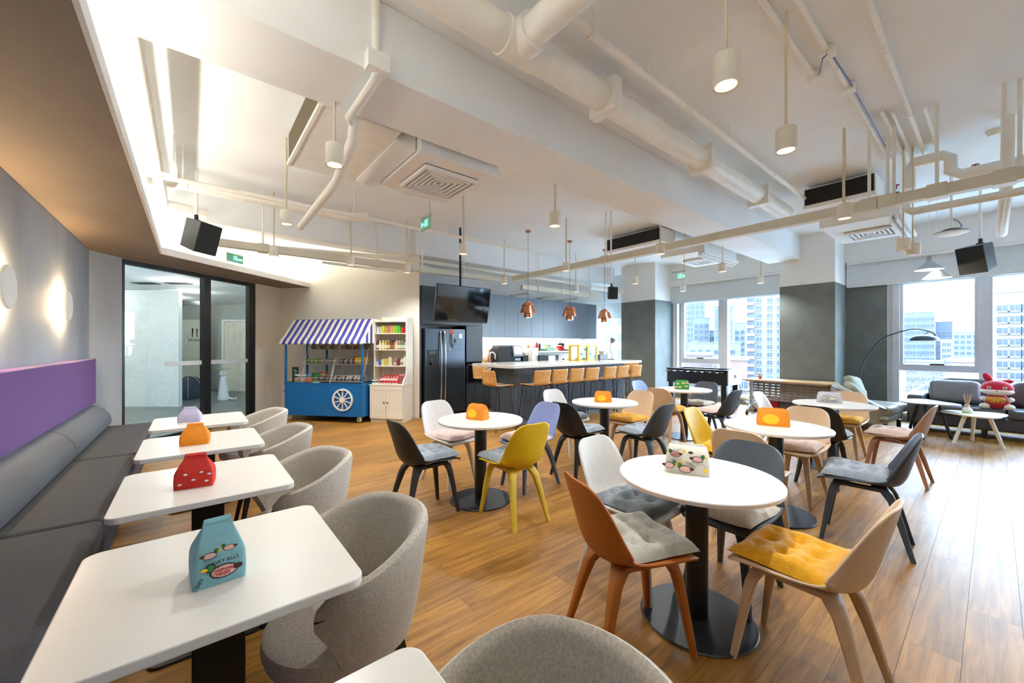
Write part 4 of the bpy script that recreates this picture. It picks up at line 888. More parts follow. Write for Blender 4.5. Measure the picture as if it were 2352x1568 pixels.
# hutch: lower cabinet and open shelves
h = thing('white_hutch', 'cream hutch with open shelves above a two-door cabinet', 'shelf', cw(2.36, 0.60), CRZ)
m_h = mat('hutch_cream', '#E8E3D4', 0.45, var=0.02); HW = 0.66
MB().box(0.0, HW, 0.02, 0.44, 0.06, 0.68).build('cabinet_body', m_h, h); MB().box(0.01, HW-0.01, 0.03, 0.44, 0, 0.06).build('plinth', m_h, h); MB().box(-0.008, HW+0.008, -0.005, 0.44, 0.68, 0.70).build('ledge', m_h, h)
for k in (0, 1):
    a, b = (0.012, HW/2-0.003) if k == 0 else (HW/2+0.003, HW-0.012)
    d = MB().box(a, b, 0.0, 0.02, 0.075, 0.67).build('door', m_h, h)
    MB().box(a, a+0.055, -0.008, 0, 0.075, 0.67).box(b-0.055, b, -0.008, 0, 0.075, 0.67).box(a+0.055, b-0.055, -0.008, 0, 0.60, 0.67).box(a+0.055, b-0.055, -0.008, 0, 0.075, 0.145).build('door_frame', m_h, d)
    kx = b-0.03 if k == 0 else a+0.03; MB().ell((kx, -0.02, 0.37), 0.014).build('knob', m_black, d)
MB()._add([(0.0, 0.16, 0.70), (0.0, 0.44, 0.70), (0.0, 0.44, 1.92), (0.0, 0.16, 1.92), (0.02, 0.16, 0.70), (0.02, 0.44, 0.70), (0.02, 0.44, 1.92), (0.02, 0.16, 1.92)], [(0, 3, 2, 1), (4, 5, 6, 7), (0, 1, 5, 4), (1, 2, 6, 5), (2, 3, 7, 6), (3, 0, 4, 7)]).build('side_panel', m_h, h)
sp_ = [(0.0, 0.70), (0.03, 0.76), (0.15, 0.86), (0.16, 1.0), (0.16, 1.88), (0.20, 1.94), (0.44, 1.94), (0.44, 0.70)]
for xx in (HW-0.02, ): MB()._add([(xx, y, z) for y, z in sp_]+[(xx+0.02, y, z) for y, z in sp_], [tuple(range(8)), tuple(range(15, 7, -1))]+[(i, 8+i, 8+(i+1) % 8, (i+1) % 8) for i in range(8)]).build('side_panel', m_h, h)
MB().box(0.02, HW-0.02, 0.42, 0.44, 0.70, 1.92).build('back_panel', m_h, h)
SZ = [1.04, 1.345, 1.65]
for z in SZ: MB().box(0.02, HW-0.02, 0.15, 0.42, z-0.018, z).build('shelf', m_h, h)
MB().box(0.02, HW-0.02, 0.15, 0.42, 1.86, 1.878).build('top_board', m_h, h); MB().box(0.02, HW-0.02, 0.40, 0.42, 1.878, 1.97).build('crown', m_h, h, bevel=0.01)
def hloc(x, y, z): v = Matrix.Rotation(CRZ, 3, 'Z') @ Vector((x, y, 0)); b_ = cw(2.36, 0.60); return (b_[0]+v.x, b_[1]+v.y, z+0.0005)
can_m = MB().lathe([(0, 0), (0.024, 0), (0.028, 0.008), (0.028, 0.115), (0.022, 0.128), (0, 0.128)], 14).mesh('body'); canl = MB().lathe([(0.021, 0.1285), (0.023, 0.132), (0, 0.132)], 12).mesh('lid'); canl.materials.append(m_steel)
def can(x, y, z, col, lb, s=1.0):
    t = thing('drink_can', lb, 'can', hloc(x, y, z), CRZ, 'drink cans on the top hutch shelf'); t.scale = (s, s, s)
    if not can_m.materials: can_m.materials.append(m_steel)
    o = link('body', can_m, t); at_mat(o, mat('can_'+col, col, 0.3, var=0.15, scale=25)); link('lid', canl, t)
for i, (cc, nm) in enumerate((('#C9CCD0', 'silver drink can at the left end of the top hutch shelf'), ('#B9BDC2', 'silver drink can second from the left'), ('#C6BE38', 'lemon yellow drink can third from the left'), ('#A9A234', 'olive yellow drink can fourth from the left'), ('#BF6A5E', 'rose drink can with dark top, fifth from the left'), ('#D08A7C', 'salmon drink can in the middle of the top hutch shelf'),
                             ('#9CBF2E', 'lime green drink can seventh from the left'), ('#7FB53A', 'leaf green drink can eighth from the left'), ('#3FAE45', 'bright green drink can third from the right'), ('#C3262B', 'red drink can second from the right'), ('#B01F26', 'red drink can at the right end of the top hutch shelf'))):
    can(0.055+i*0.0545, 0.22, SZ[2], cc, nm, (1.0 if i < 2 else 1.12) if i < 9 else 0.86)
bt_m = MB().lathe([(0, 0), (0.028, 0), (0.031, 0.01), (0.031, 0.10), (0.018, 0.135), (0.016, 0.15)], 14).mesh('body'); bc_m = MB().lathe([(0.019, 0.148), (0.019, 0.17), (0, 0.172)], 12).mesh('cap'); bl_m = MB().lathe([(0.0316, 0.025), (0.0316, 0.085)], 14).mesh('label_band')
def bottle(x, y, z, col, cap, band, lb, grp, s=1.0, nm='juice_bottle'):
    t = thing(nm, lb, 'bottle', hloc(x, y, z), CRZ, grp); t.scale = (s, s, s)
    for me, cl, n_ in ((bt_m, col, 'body'), (bc_m, cap, 'cap'), (bl_m, band, 'label_band')):
        m_ = mat('bot_'+cl, cl, 0.25, var=0.12, scale=20)
        if not me.materials: me.materials.append(m_)
        at_mat(link(n_, me, t), m_)
B1 = [('#4A2430', '#5E3038', '#D8D0CC', 'dark plum'), ('#C9C58A', '#E4E2D8', '#E8E6E0', 'pale straw'), ('#C4C46A', '#E4E2D8', '#D9DCC8', 'lime'), ('#B99A4E', '#C0C84A', '#E6DCC4', 'honey'), ('#8C5A2C', '#B8C24A', '#D9CDA8', 'brown honey'), ('#7A2E22', '#2A2A2A', '#8C6A4A', 'dark red'), ('#C8902E', '#2A2A2A', '#C8A24E', 'amber'), ('#D2A29A', '#E0D8D4', '#E9E4E0', 'pink'), ('#7A8C62', '#D8DCD4', '#DCE2D2', 'sage'), ('#6E7E58', '#D8DCD4', '#D6DECA', 'moss'), ('#8C8468', '#2C2C2C', '#D8D2C2', 'grey olive')]
for i, (a, b, c_, nm) in enumerate(B1): bottle(0.05+i*0.0555, 0.21+(0.05 if i in (5, 6) else 0), SZ[1], a, b, c_, nm+' juice bottle on the second hutch shelf', 'juice bottles on the second hutch shelf', 1.0 if i not in (8, 9) else 0.95)
def hbox(x, y, z, w_, d_, hh, col, lb, nm='drink_carton', cat='box', grp='cartons and tins on the third hutch shelf', top=None):
    t = thing(nm, lb, cat, hloc(x, y, z), CRZ, grp); MB().box(-w_/2, w_/2, -d_/2, d_/2, 0, hh).build('body', mat('hb_'+col, col, 0.45, var=0.12, scale=18), t, bevel=0.003)
    MB().prism([(-w_/2, -d_/2), (w_/2, -d_/2), (w_/2, d_/2), (-w_/2, d_/2)], hh, hh+0.008).build('top_flap', mat('hb_'+(top or col), top or col, 0.45), t)
hbox(0.055, 0.2, SZ[0], 0.04, 0.04, 0.07, '#E4DCD4', 'tiny white carton at the left of the third hutch shelf'); hbox(0.105, 0.2, SZ[0], 0.05, 0.05, 0.12, '#4F6FB0', 'blue carton on the third hutch shelf'); hbox(0.165, 0.2, SZ[0], 0.05, 0.05, 0.11, '#D8D2A0', 'cream-yellow carton on the third hutch shelf')
hbox(0.235, 0.22, SZ[0], 0.075, 0.05, 0.12, '#C8B45A', 'mustard carton on the third hutch shelf'); hbox(0.32, 0.2, SZ[0], 0.065, 0.06, 0.15, '#DCD2B4', 'tall ivory milk carton on the third hutch shelf')
for x, a, b, c_, nm, s in ((0.405, '#8C6A4A', '#D9D4CA', '#D9CDB8', 'brown', 0.75), (0.475, '#6E1F2E', '#5A1A26', '#7A2A38', 'burgundy', 0.85), (0.54, '#DAD4CC', '#E4E0DA', '#8C7A6E', 'white', 0.8), (0.60, '#D9D6C2', '#8FA86A', '#E0DCCC', 'cream', 1.15)): bottle(x, 0.21, SZ[0], a, b, c_, nm+' short bottle on the third hutch shelf', 'short bottles on the third hutch shelf', s)
# bottom bay: clear bottles with red caps, lying in rows, and cups
m_clear = glass('clear_plastic', (0.93, 0.93, 0.93), 0.9)
wbm = MB().lathe([(0, 0), (0.026, 0), (0.028, 0.01), (0.028, 0.085), (0.014, 0.105), (0.013, 0.112)], 12).mesh('body'); wbm.materials.append(mat('milk_clear', '#DED4CE', 0.25, var=0.05)); wcm = MB().lathe([(0.017, 0.108), (0.017, 0.128), (0, 0.129)], 12).mesh('cap'); wcm.materials.append(mat('cap_red', '#CC1F2B', 0.4)); wlm = MB().lathe([(0.0285, 0.03), (0.0285, 0.07)], 12).mesh('label_band'); wlm.materials.append(mat('band_red', '#C8313A', 0.45))
k = 0
for r_ in range(3):
    for c_ in range(5 if r_ else 6):
        t = thing('yoghurt_drink', ('front', 'middle', 'back')[r_]+' row red-capped yoghurt drink number '+('one', 'two', 'three', 'four', 'five', 'six')[c_]+' from the left', 'bottle', hloc(0.20+c_*0.06, 0.07+r_*0.085, 0.7005+(0.0 if r_ < 2 else 0.0)), CRZ, 'red-capped yoghurt drinks in the hutch'); t.scale = (1, 1, 1+0.16*r_)
        for me, n_ in ((wbm, 'body'), (wcm, 'cap'), (wlm, 'label_band')): link(n_, me, t)
for i in range(9):
    t = thing('soda_bottle', 'clear red-capped bottle in the right-hand hutch stack, '+('bottom left', 'bottom middle', 'bottom right', 'centre left', 'centre', 'centre right', 'top left', 'top middle', 'top right')[i], 'bottle', hloc(0.50+(i % 3)*0.055, 0.30, 0.73+(i//3)*0.058), CRZ, 'stack of clear red-capped bottles'); t.rotation_euler = (R(90), 0, CRZ)
    link('body', wbm, t); link('cap', wcm, t)
for i in range(3):
    t = thing('paper_cup', 'white paper cup at the left of the hutch ledge, '+('front', 'middle', 'rear')[i], 'cup', hloc(0.045+i*0.05, 0.06+i*0.05, 0.7005), CRZ, 'paper cups on the hutch ledge'); MB().lathe([(0, 0), (0.02, 0), (0.027, 0.075), (0.025, 0.075), (0.018, 0.01)], 14).build('cup', m_white, t); MB().lathe([(0.0245, 0.03), (0.0272, 0.055)], 14).build('printed_band', mat('cup_print', '#3A3A3A', 0.6), t)
t = thing('price_card', 'small framed card on the lower hutch wall', 'sign', hloc(0.21, 0.415, 0.93), CRZ); MB().box(-0.03, 0.03, -0.004, 0, -0.03, 0.03).build('frame', m_matblack, t); MB().box(-0.025, 0.025, -0.006, -0.004, -0.025, 0.025).build('card', m_white, t)
# ------------------------------------------------------------------ window side: football table, folding table, armchair, sofa, small tables
m_navy = mat('laminate_navy', '#161C28', 0.35, var=0.05); m_grey = mat('laminate_grey', '#B4BAC0', 0.4, var=0.03)
ft = thing('football_table', 'dark navy table football table with silver ends in front of the window', 'game table', (9.26, 4.30, 0))
for a_, b_ in ((-0.36, -0.34), (0.34, 0.36)): MB().box(a_, b_, -0.68, 0.69, 0.55, 0.87).build('side_panel', m_navy, ft, bevel=0.004)
for a_, b_ in ((-0.70, -0.68), (0.69, 0.71)): MB().box(-0.36, 0.36, a_, b_, 0.55, 0.87).build('end_panel', m_grey, ft, bevel=0.004)
MB().box(-0.34, 0.34, -0.68, 0.69, 0.74, 0.76).build('playing_field', mat('pitch_green', '#2E6B45', 0.5), ft)
MB().box(-0.385, -0.30, -0.70, 0.71, 0.87, 0.885).box(0.30, 0.385, -0.70, 0.71, 0.87, 0.885).box(-0.30, 0.30, -0.70, -0.58, 0.87, 0.885).box(-0.30, 0.30, 0.59, 0.71, 0.87, 0.885).build('top_rim', m_navy, ft, bevel=0.003)
for i in range(8):
    y = -0.56+i*0.16; rd = MB().tube([(-0.62, y, 0.83), (0.50, y, 0.83)], 0.008, 8).build('rod', m_chrome, ft)
    MB().cyl((-0.62 if i % 2 else 0.40, y, 0.83), (-0.50 if i % 2 else 0.52, y, 0.83), 0.016, n=10).build('handle', m_matblack, rd)
    for k in (-0.16, 0.0, 0.16): MB().box(k-0.012, k+0.012, y-0.008, y+0.008, 0.77, 0.86).build('player', mat('player_red', '#A8332E', 0.4) if i % 2 else m_matblack, rd)
for x in (-0.29, 0.29):
    for y in (-0.60, 0.61):
        l = MB().box(x-0.055, x+0.055, y-0.055, y+0.055, 0.03, 0.55).build('leg', m_navy, ft, bevel=0.004); MB().lathe([(0, 0), (0.06, 0), (0.05, 0.015), (0.015, 0.03), (0, 0.03)], 16, c=(x, y, 0)).build('foot', m_chrome, l)
MB().box(-0.05, 0.05, -0.712, -0.701, 0.70, 0.78).build('goal_box', m_white, ft); MB().box(-0.03, 0.0, -0.718, -0.712, 0.71, 0.77).build('goal_slot', m_matblack, ft)
for i in range(8):
    y = -0.56+i*0.16; MB().box(-0.366, -0.36, y-0.04, y+0.04, 0.825, 0.842).build('rod_plate', m_chrome, ft)
# folding table with slotted modesty panel
fl = thing('folding_table', 'flip-top table with a slotted grey panel and castors by the pillar', 'table', (9.15, 2.58, 0))
m_ft = mat('table_maple', '#D2B487', 0.35, var=0.05, scale=3, stretch=(14, 1, 1)); m_pan = mat('panel_taupe', '#8E8A88', 0.45)
MB().prism(rounded_rect(-0.30, 0.27, -0.74, 0.74, 0.03), 0.705, 0.73).build('tabletop', m_ft, fl, bevel=0.003)
sl = MB(); y0, y1, z0, z1 = -0.66, 0.60, 0.33, 0.66; rows, cols = 6, 12; ch_ = (z1-z0)/rows; cw_ = (y1-y0)/cols
for r_ in range(rows+1): zc = z0+r_*ch_; sl.box(-0.012, 0.0, y0, y1, zc-ch_*0.36, zc+ch_*0.36)
for r_ in range(rows):
    for c_ in range(cols+1): yc = y0+c_*cw_; sl.box(-0.012, 0.0, max(y0, yc-cw_*0.16), min(y1, yc+cw_*0.16), z0+r_*ch_+ch_*0.36, z0+(r_+1)*ch_-ch_*0.36)
sl.build('slotted_panel', m_pan, fl).location = (-0.10, 0, 0)
for y in (0.66, -0.66):
    MB().box(-0.04, 0.04, y-0.025, y+0.025, 0.16, 0.70).build('column', m_alu, fl, bevel=0.006)
    for sx in (-1, 1):
        f_ = MB().bar((sx*0.03, y, 0.18), (sx*0.24, y, 0.085), 0.05, 0.06, (0, 0, 1), 0.04, 0.035).build('foot', m_alu, fl, bevel=0.006)
        MB().cyl((sx*0.24, y-0.02, 0.032), (sx*0.24, y+0.02, 0.032), 0.032, n=16).cyl((sx*0.24, y, 0.05), (sx*0.24, y, 0.085), 0.01, n=8).build('castor', m_matblack, f_)
MB().box(-0.26, 0.22, -0.68, 0.68, 0.685, 0.705).build('under_frame', m_alu, fl)
t = thing('paper_cup', 'reddish paper cup standing on the flip-top table', 'cup', (9.1, 3.06, 0.7305)); MB().lathe([(0, 0), (0.03, 0), (0.038, 0.09), (0.035, 0.09), (0.027, 0.01)], 16).build('cup', mat('cup_red', '#A8584A', 0.5), t); MB().lathe([(0.0355, 0.06), (0.0375, 0.075)], 16).build('band', m_white, t)
t = thing('storage_box', 'crimson box standing on the floor under the flip-top table', 'box', (9.28, 2.86, 0)); MB().box(-0.10, 0.10, -0.11, 0.11, 0.0, 0.40).build('body', mat('crimson', '#B3103A', 0.4), t, bevel=0.004); MB().box(-0.101, -0.099, -0.08, 0.02, 0.03, 0.06).build('label', m_white, t); MB().box(-0.104, 0.104, -0.114, 0.114, 0.37, 0.402).build('lid', mat('crimson', '#B3103A', 0.4), t)
t = thing('storage_crate', 'dark grey crate behind the crimson box under the flip-top table', 'box', (9.26, 2.44, 0)); MB().box(-0.15, 0.15, -0.28, 0.28, 0.0, 0.36).build('body', mat('crate_grey', '#4C5058', 0.5), t, bevel=0.006); MB().box(-0.156, 0.156, -0.286, 0.286, 0.34, 0.365).build('lid', mat('crate_grey', '#4C5058', 0.5), t)
pt = thing('potted_plant', 'small green plant in a white pot on the floor by the window', 'plant', (9.62, 3.38, 0)); MB().lathe([(0, 0), (0.10, 0), (0.13, 0.16), (0.115, 0.16), (0.11, 0.13), (0, 0.13)], 20).build('pot', m_white, pt)
rnd = random.Random(3); lf = MB()
for i in range(150):
    a = rnd.uniform(0, 2*PI); r_ = rnd.uniform(0, 0.16); z = rnd.uniform(0.14, 0.36); d = Vector((math.cos(a), math.sin(a), rnd.uniform(-0.2, 0.8))).normalized(); p = Vector((r_*math.cos(a), r_*math.sin(a), z)); s_ = d.cross(Vector((0, 0, 1))).normalized()*0.016
    lf._add([p, p+d*0.03+s_, p+d*0.075, p+d*0.03-s_], [(0, 1, 2, 3)])
tag(lf.build('foliage', mat('leaf_green', '#2F9A52', 0.5, var=0.3, scale=20), pt), kind='stuff')
# lounge armchair, opening towards the sofa
m_lea = mat('leather_greige', '#9A9A90', 0.38, var=0.06, scale=6, bump=0.05, bscale=120); m_sofb_dark = mat('piping_dark', '#3C3E3C', 0.5); m_lea2 = mat('cushion_sage', '#8E907F', 0.8, var=0.06, scale=10, bump=0.1, bscale=90)
ac = thing('lounge_armchair', 'low greige leather lounge armchair with a wrapping back beside the window', 'armchair', (9.12, 1.43, 0), R(-6))
MB().pillow((0.10, -0.02, 0.22), (1.02, 0.74, 0.22), 0.3).build('base', m_lea, ac)
MB().box(0.14, 0.60, -0.42, 0.24, 0.26, 0.42).build('seat', m_lea, ac, bevel=0.06, seg=5, smooth=True); MB().box(-0.36, 0.135, -0.42, 0.24, 0.26, 0.42).build('seat', m_lea, ac, bevel=0.06, seg=5, smooth=True)
def lounge_back(u, v):
    """wrapping back: low sweeping arm on the room side, tall behind, ending short on the window side"""
    a = R(lerp(238, 18, u)); top = poly_at([(0.40,), (0.50,), (0.62,), (0.70,), (0.74,), (0.74,), (0.72,), (0.66,), (0.58,)], u)[0]; th = 0.15; bot = 0.14; lean = 0.05
    sec = [(0, bot), (0.02, lerp(bot, top, 0.35)), (lean, lerp(bot, top, 0.75)), (lean+0.005, top-0.05), (lean-0.02, top-0.012), (lean-th/2, top), (lean-th+0.02, top-0.012), (lean-th-0.005, top-0.05), (-th, lerp(bot, top, 0.6)), (-th, bot), (0, bot)]
    dr, z = sec[min(int(round(v*10)), 10)]; return ((0.56+dr)*math.cos(a)+0.04, (0.42+dr)*math.sin(a)+0.0, z)
bk = MB().grid(lounge_back, 31, 11)
for e in (0, 30): ids = [j*31+e for j in range(10)]; bk._add([bk.v[i] for i in ids], [tuple(range(10)) if e else tuple(range(9, -1, -1))], False)
bk.build('backrest', m_lea, ac)
MB().tube([lounge_back(i/30, 0.3) for i in range(31)], 0.010, 6).build('piping', m_sofb_dark, ac)
for x in (-0.25, 0.5):
    for y in (-0.32, 0.22): MB().box(x-0.025, x+0.025, y-0.025, y+0.025, 0, 0.13).build('leg', m_black, ac)
def loose_cushion(nm, loc, size, rot, m, lb):
    o = MB().pillow((0, 0, 0), size, 0.45, fn=lambda p: Vector((p.x*(1-0.10*(1-abs(2*p.y/size[1])**2)), p.y*(1-0.10*(1-abs(2*p.x/size[0])**2)), p.z))).build(nm, m); o.location = loc; o.rotation_euler = rot; return tag(o, lb, 'cushion')
loose_cushion('throw_cushion', (9.34, 1.60, 0.66), (0.46, 0.46, 0.17), (R(68), R(8), R(-14)), m_lea2, 'square sage cushion standing in the lounge armchair')
loose_cushion('throw_cushion', (8.92, 1.52, 0.60), (0.44, 0.42, 0.16), (R(52), R(-10), R(24)), m_lea2, 'flattened sage cushion lying in the lounge armchair')
# sofa along the window
m_sofa = mat('leather_charcoal', '#55565A', 0.42, var=0.07, scale=5, bump=0.06, bscale=110); m_sofb = mat('leather_dark', '#3F4046', 0.45, var=0.06, scale=5)
sf = thing('sofa', 'long charcoal leather sofa under the right-hand window', 'sofa', (9.80, -0.5, 0))
MB().box(-0.42, 0.42, -1.40, 1.42, 0.13, 0.32).build('base', m_sofb, sf, bevel=0.02); MB().box(-0.44, 0.42, 1.24, 1.44, 0.13, 0.60).build('arm', m_sofa, sf, bevel=0.04, seg=4); MB().box(-0.44, 0.42, -1.62, -1.42, 0.13, 0.60).build('arm', m_sofa, sf, bevel=0.04, seg=4)
for a, b in ((-1.40, -0.50), (-0.49, 0.38), (0.39, 1.23)): MB().box(-0.45, 0.30, a+0.005, b-0.005, 0.32, 0.455).build('seat_cushion', m_sofa, sf, bevel=0.035, seg=4)
for a, b in ((-1.40, -0.50), (-0.49, 0.38), (0.39, 1.23)): MB().pillow((0, 0, 0), (0.24, (b-a)*1.02, 0.46), 0.35, rot=Matrix.Rotation(R(10), 3, 'Y')).build('back_cushion', m_sofa, sf).location = (0.24, (a+b)/2, 0.64)
MB().box(0.30, 0.44, -1.40, 1.24, 0.30, 0.74).build('back_frame', m_sofb, sf, bevel=0.02)
for x in (-0.36, 0.36):
    for y in (-1.5, -0.4, 0.6, 1.34): MB().box(x-0.03, x+0.03, y-0.03, y+0.03, 0, 0.13).build('leg', m_black, sf)
loose_cushion('sofa_cushion', (9.76, 0.42, 0.66), (0.62, 0.42, 0.17), (R(66), 0, R(-88)), mat('leather_blue_grey', '#6B7075', 0.4, var=0.07, scale=4), 'wide blue-grey leather cushion leaning on the sofa back')
loose_cushion('sofa_cushion', (9.74, -0.70, 0.66), (0.50, 0.42, 0.17), (R(66), 0, R(-92)), m_sofb, 'dark cushion cut off at the right edge of the picture')
# small pebble tables
def pebble(rx, ry, n=40, k=0.16, ph=0.0): return [((rx*(1+k*math.cos(3*(2*PI*i/n)+ph)))*math.cos(2*PI*i/n), (ry*(1+k*math.cos(3*(2*PI*i/n)+ph)))*math.sin(2*PI*i/n)) for i in range(n)]
def pebble_table(x, y, z, rx, ry, rz, top, legm, lb, ph):
    t = thing('side_table', lb, 'table', (x, y, 0), rz, 'pebble-shaped side tables'); MB().prism(pebble(rx, ry, ph=ph), z-0.022, z).build('tabletop', top, t, bevel=0.006)
    for i in range(3):
        a = 2*PI*i/3+0.5; MB().cyl((rx*0.42*math.cos(a), ry*0.42*math.sin(a), z-0.022), (rx*0.88*math.cos(a), ry*0.88*math.sin(a), 0), 0.026, 0.018, n=12).build('leg', legm, t)
pebble_table(8.82, 0.66, 0.55, 0.36, 0.30, 0.4, mat('table_blue_grey', '#7F8FA6', 0.3), mat('leg_navy', '#1B2230', 0.4), 'taller blue-grey pebble table with dark legs beside the sofa', 0.4)
pebble_table(8.72, 0.17, 0.445, 0.34, 0.30, -0.3, m_table, m_white, 'lower white pebble table in front of the sofa', 1.2)
rd = thing('reed_diffuser', 'reed diffuser with a white bottle on the white pebble table', 'diffuser', (8.66, 0.25, 0.4455)); MB().lathe([(0, 0), (0.05, 0), (0.052, 0.012), (0.052, 0.055), (0.03, 0.075), (0.022, 0.085), (0.022, 0.1)], 20).build('bottle', m_white, rd); MB().lathe([(0.0525, 0.008), (0.0525, 0.03)], 20).build('green_band', mat('band_green', '#B9D27E', 0.4), rd); MB().lathe([(0.028, 0.095), (0.028, 0.118), (0, 0.118)], 16).build('collar', m_ft, rd)
for i in range(7): a = 2*PI*i/7; MB().cyl((0.008*math.cos(a), 0.008*math.sin(a), 0.10), (0.045*math.cos(a), 0.045*math.sin(a), 0.27), 0.0025, n=5).build('reed', m_ft, rd)
# plush rabbit
m_pr = mat('plush_red', '#C4122E', 0.9, var=0.06, scale=30, bump=0.2, bscale=200, sheen=0.4); m_pw = mat('plush_cream', '#E6DDD2', 0.9, var=0.03, scale=30, bump=0.2, bscale=200); m_pg = mat('plush_gold', '#C98A2C', 0.6, var=0.5, scale=40)
pr = thing('plush_rabbit', 'red and white plush rabbit sitting on the sofa holding a gold bundle', 'plush toy', (9.52, -0.02, 0.457), R(90))
MB().ell((0, 0.02, 0.11), (0.13, 0.11, 0.12)).build('body', m_pr, pr); MB().ell((0, 0.03, 0.31), (0.165, 0.125, 0.12)).build('head', m_pr, pr); MB().ell((0, 0.045, 0.265), (0.17, 0.128, 0.06)).build('muzzle', m_pw, pr)
MB().ell((-0.09, -0.06, 0.41), (0.075, 0.045, 0.035), rot=Matrix.Rotation(R(12), 3, 'Y')).build('ear', m_pr, pr); MB().ell((0.09, -0.02, 0.46), (0.045, 0.035, 0.085), rot=Matrix.Rotation(R(25), 3, 'Y')).build('ear', m_pr, pr)
for sx in (-1, 1):
    MB().ell((sx*0.075, 0.142, 0.325), (0.022, 0.01, 0.022)).build('eye', m_pw, pr); MB().ell((sx*0.075, 0.151, 0.325), (0.010, 0.006, 0.012)).build('pupil', m_matblack, pr)
    MB().ell((sx*0.12, 0.10, 0.04), (0.055, 0.08, 0.045)).build('foot', m_pw, pr); MB().ell((sx*0.13, 0.07, 0.15), (0.04, 0.05, 0.035)).build('paw', m_pw, pr)
MB().ell((0, 0.165, 0.275), (0.012, 0.008, 0.008)).build('nose', m_pr, pr); MB().ell((0.01, 0.11, 0.14), (0.10, 0.05, 0.055)).build('bundle', m_pg, pr)
# arc floor lamp
al = thing('arc_lamp', 'black arc floor lamp with a dome shade behind the armchair', 'lamp', (9.98, 1.62, 0)); MB().lathe([(0, 0), (0.15, 0), (0.15, 0.025), (0, 0.03)], 28).build('base', m_black, al)
ap = [(0, 0.02, 0.02), (0, 0.02, 0.5), (0, 0.03, 0.78), (0, -0.02, 1.055), (0, -0.14, 1.318), (0, -0.31, 1.551), (0, -0.55, 1.671), (0, -0.74, 1.712), (0, -0.92, 1.653), (0, -0.97, 1.60), (0, -0.95, 1.585)]
MB().tube([poly_at(ap, i/40) for i in range(41)], 0.010, 8).build('stem', m_black, al); MB().lathe([(0.19, 0.0), (0.192, 0.0), (0.175, 0.045), (0.13, 0.085), (0.06, 0.108), (0.0, 0.112)], 28, c=(0, -0.84, 1.50)).build('shade', mat('shade_slate', '#39424E', 0.35), al, solid=0.003)
MB().cyl((0, -0.84, 1.61), (0, -0.90, 1.665), 0.006, n=8).build('shade_arm', m_black, al)
# ------------------------------------------------------------------ fabric tissue pouches on the tables
def fabric(nm, col, col2=None): return mat('pouch_'+nm, col, 0.75, var=0.05, scale=25, bump=0.12, bscale=150)
def pouch(x, y, z, rz, w_, d_, h_, m, lb, kind='box', grp='fabric pouches on the tables'):
    """kind box: boxy pouch with pleated ends and a ridge; kind tent: gathered pointed top"""
    t = thing('fabric_pouch', lb, 'pouch', (x, y, z+0.0005), rz, grp)
    if kind == 'box':
        pr = [(0, 1.0, 1.0), (0.15, 1.02, 1.02), (0.6, 0.98, 0.86), (0.85, 0.92, 0.55), (0.97, 0.88, 0.28), (1.0, 0.87, 0.20)]
    else:
        pr = [(0, 1.0, 1.0), (0.25, 1.02, 1.02), (0.48, 1.0, 0.93), (0.58, 0.94, 0.82), (0.75, 0.78, 0.50), (0.92, 0.60, 0.18), (1.0, 0.52, 0.07)]
    n_ = 24; q = []
    for k, (hz, sw, sd) in enumerate(pr):
        for i in range(n_):
            a = 2*PI*i/n_; e = 0.28 if kind == 'box' else 0.16; cx = math.copysign(abs(math.cos(a))**e, math.cos(a)); sy = math.copysign(abs(math.sin(a))**e, math.sin(a))
            pleat = 1-0.22*hz*math.exp(-(sy/0.35)**2) if abs(cx) > 0.9 else 1.0
            q.append((cx*w_/2*sw*pleat, sy*d_/2*sd, h_*hz*(1-(0.05 if kind == 'box' else -0.10)*math.cos(a)**2 if k == len(pr)-1 else 1)))
    m_ = MB(); fs = [(j*n_+i, j*n_+(i+1) % n_, (j+1)*n_+(i+1) % n_, (j+1)*n_+i) for j in range(len(pr)-1) for i in range(n_)]; sm = [True]*len(fs)
    fs += [tuple(range(n_-1, -1, -1)), tuple((len(pr)-1)*n_+i for i in range(n_))]; sm += [False]*2; m_._add(q, fs, sm)
    o = m_.build('body', m, t)
    MB().box(-w_*0.36 if kind == 'box' else -w_*0.22, w_*0.36 if kind == 'box' else w_*0.22, -0.006, 0.006, h_*0.985, h_*1.04).build('closing_ridge', m, t, bevel=0.003)
    return t
m_or = fabric('orange', '#E58A17'); m_re = fabric('red', '#C72A1E'); m_li = fabric('lilac', '#B9B4CE'); m_te = fabric('teal', '#7FB3BC'); m_wh = fabric('white', '#E2DFD2'); m_gr = fabric('green', '#2E8A35'); m_gy = fabric('grey', '#BFC0C8')
def face_dir(x, y): return math.atan2(-x, y)      # rotation that turns local -y towards the camera
def turn(x, y, add=0): return math.atan2(y, x)-PI/2+R(add)
m_yp = mat('print_yellow', '#EDC41E', 0.7)
def panel_print(t, w_, d_, h_, shapes, kind='box'):
    """flat prints on the side facing the camera: shapes = (kind, x, z, rx, rz, material); x, z relative to the face"""
    for si, s_ in enumerate(shapes):
        k, x, z, rx, rz_, m = s_[:6]
        nm = s_[6] if len(s_) > 6 else 'print'
        yf = -d_/2*lerp(1.02, 0.86, min(1, max(0, (z/h_-(0.15 if kind == 'box' else 0.4))/0.45)))-0.0012-0.00035*si-(0.0022 if k == 't' else 0)
        if k == 'e': MB().ell((x, yf, z), (rx, 0.0014, rz_), 20, 8, Matrix.Rotation(R(-9 if kind == 'box' else 0), 3, 'X')).build(nm, m, t)
        elif k == 't': text(nm, s_[7], rz_, m, frame_mw((x, yf-0.0006, z), (math.cos(R(rx)), 0.157*math.sin(R(rx))*(kind == 'box'), math.sin(R(rx))), (-math.sin(R(rx)), 0.157*math.cos(R(rx))*(kind == 'box'), math.cos(R(rx)))), t)
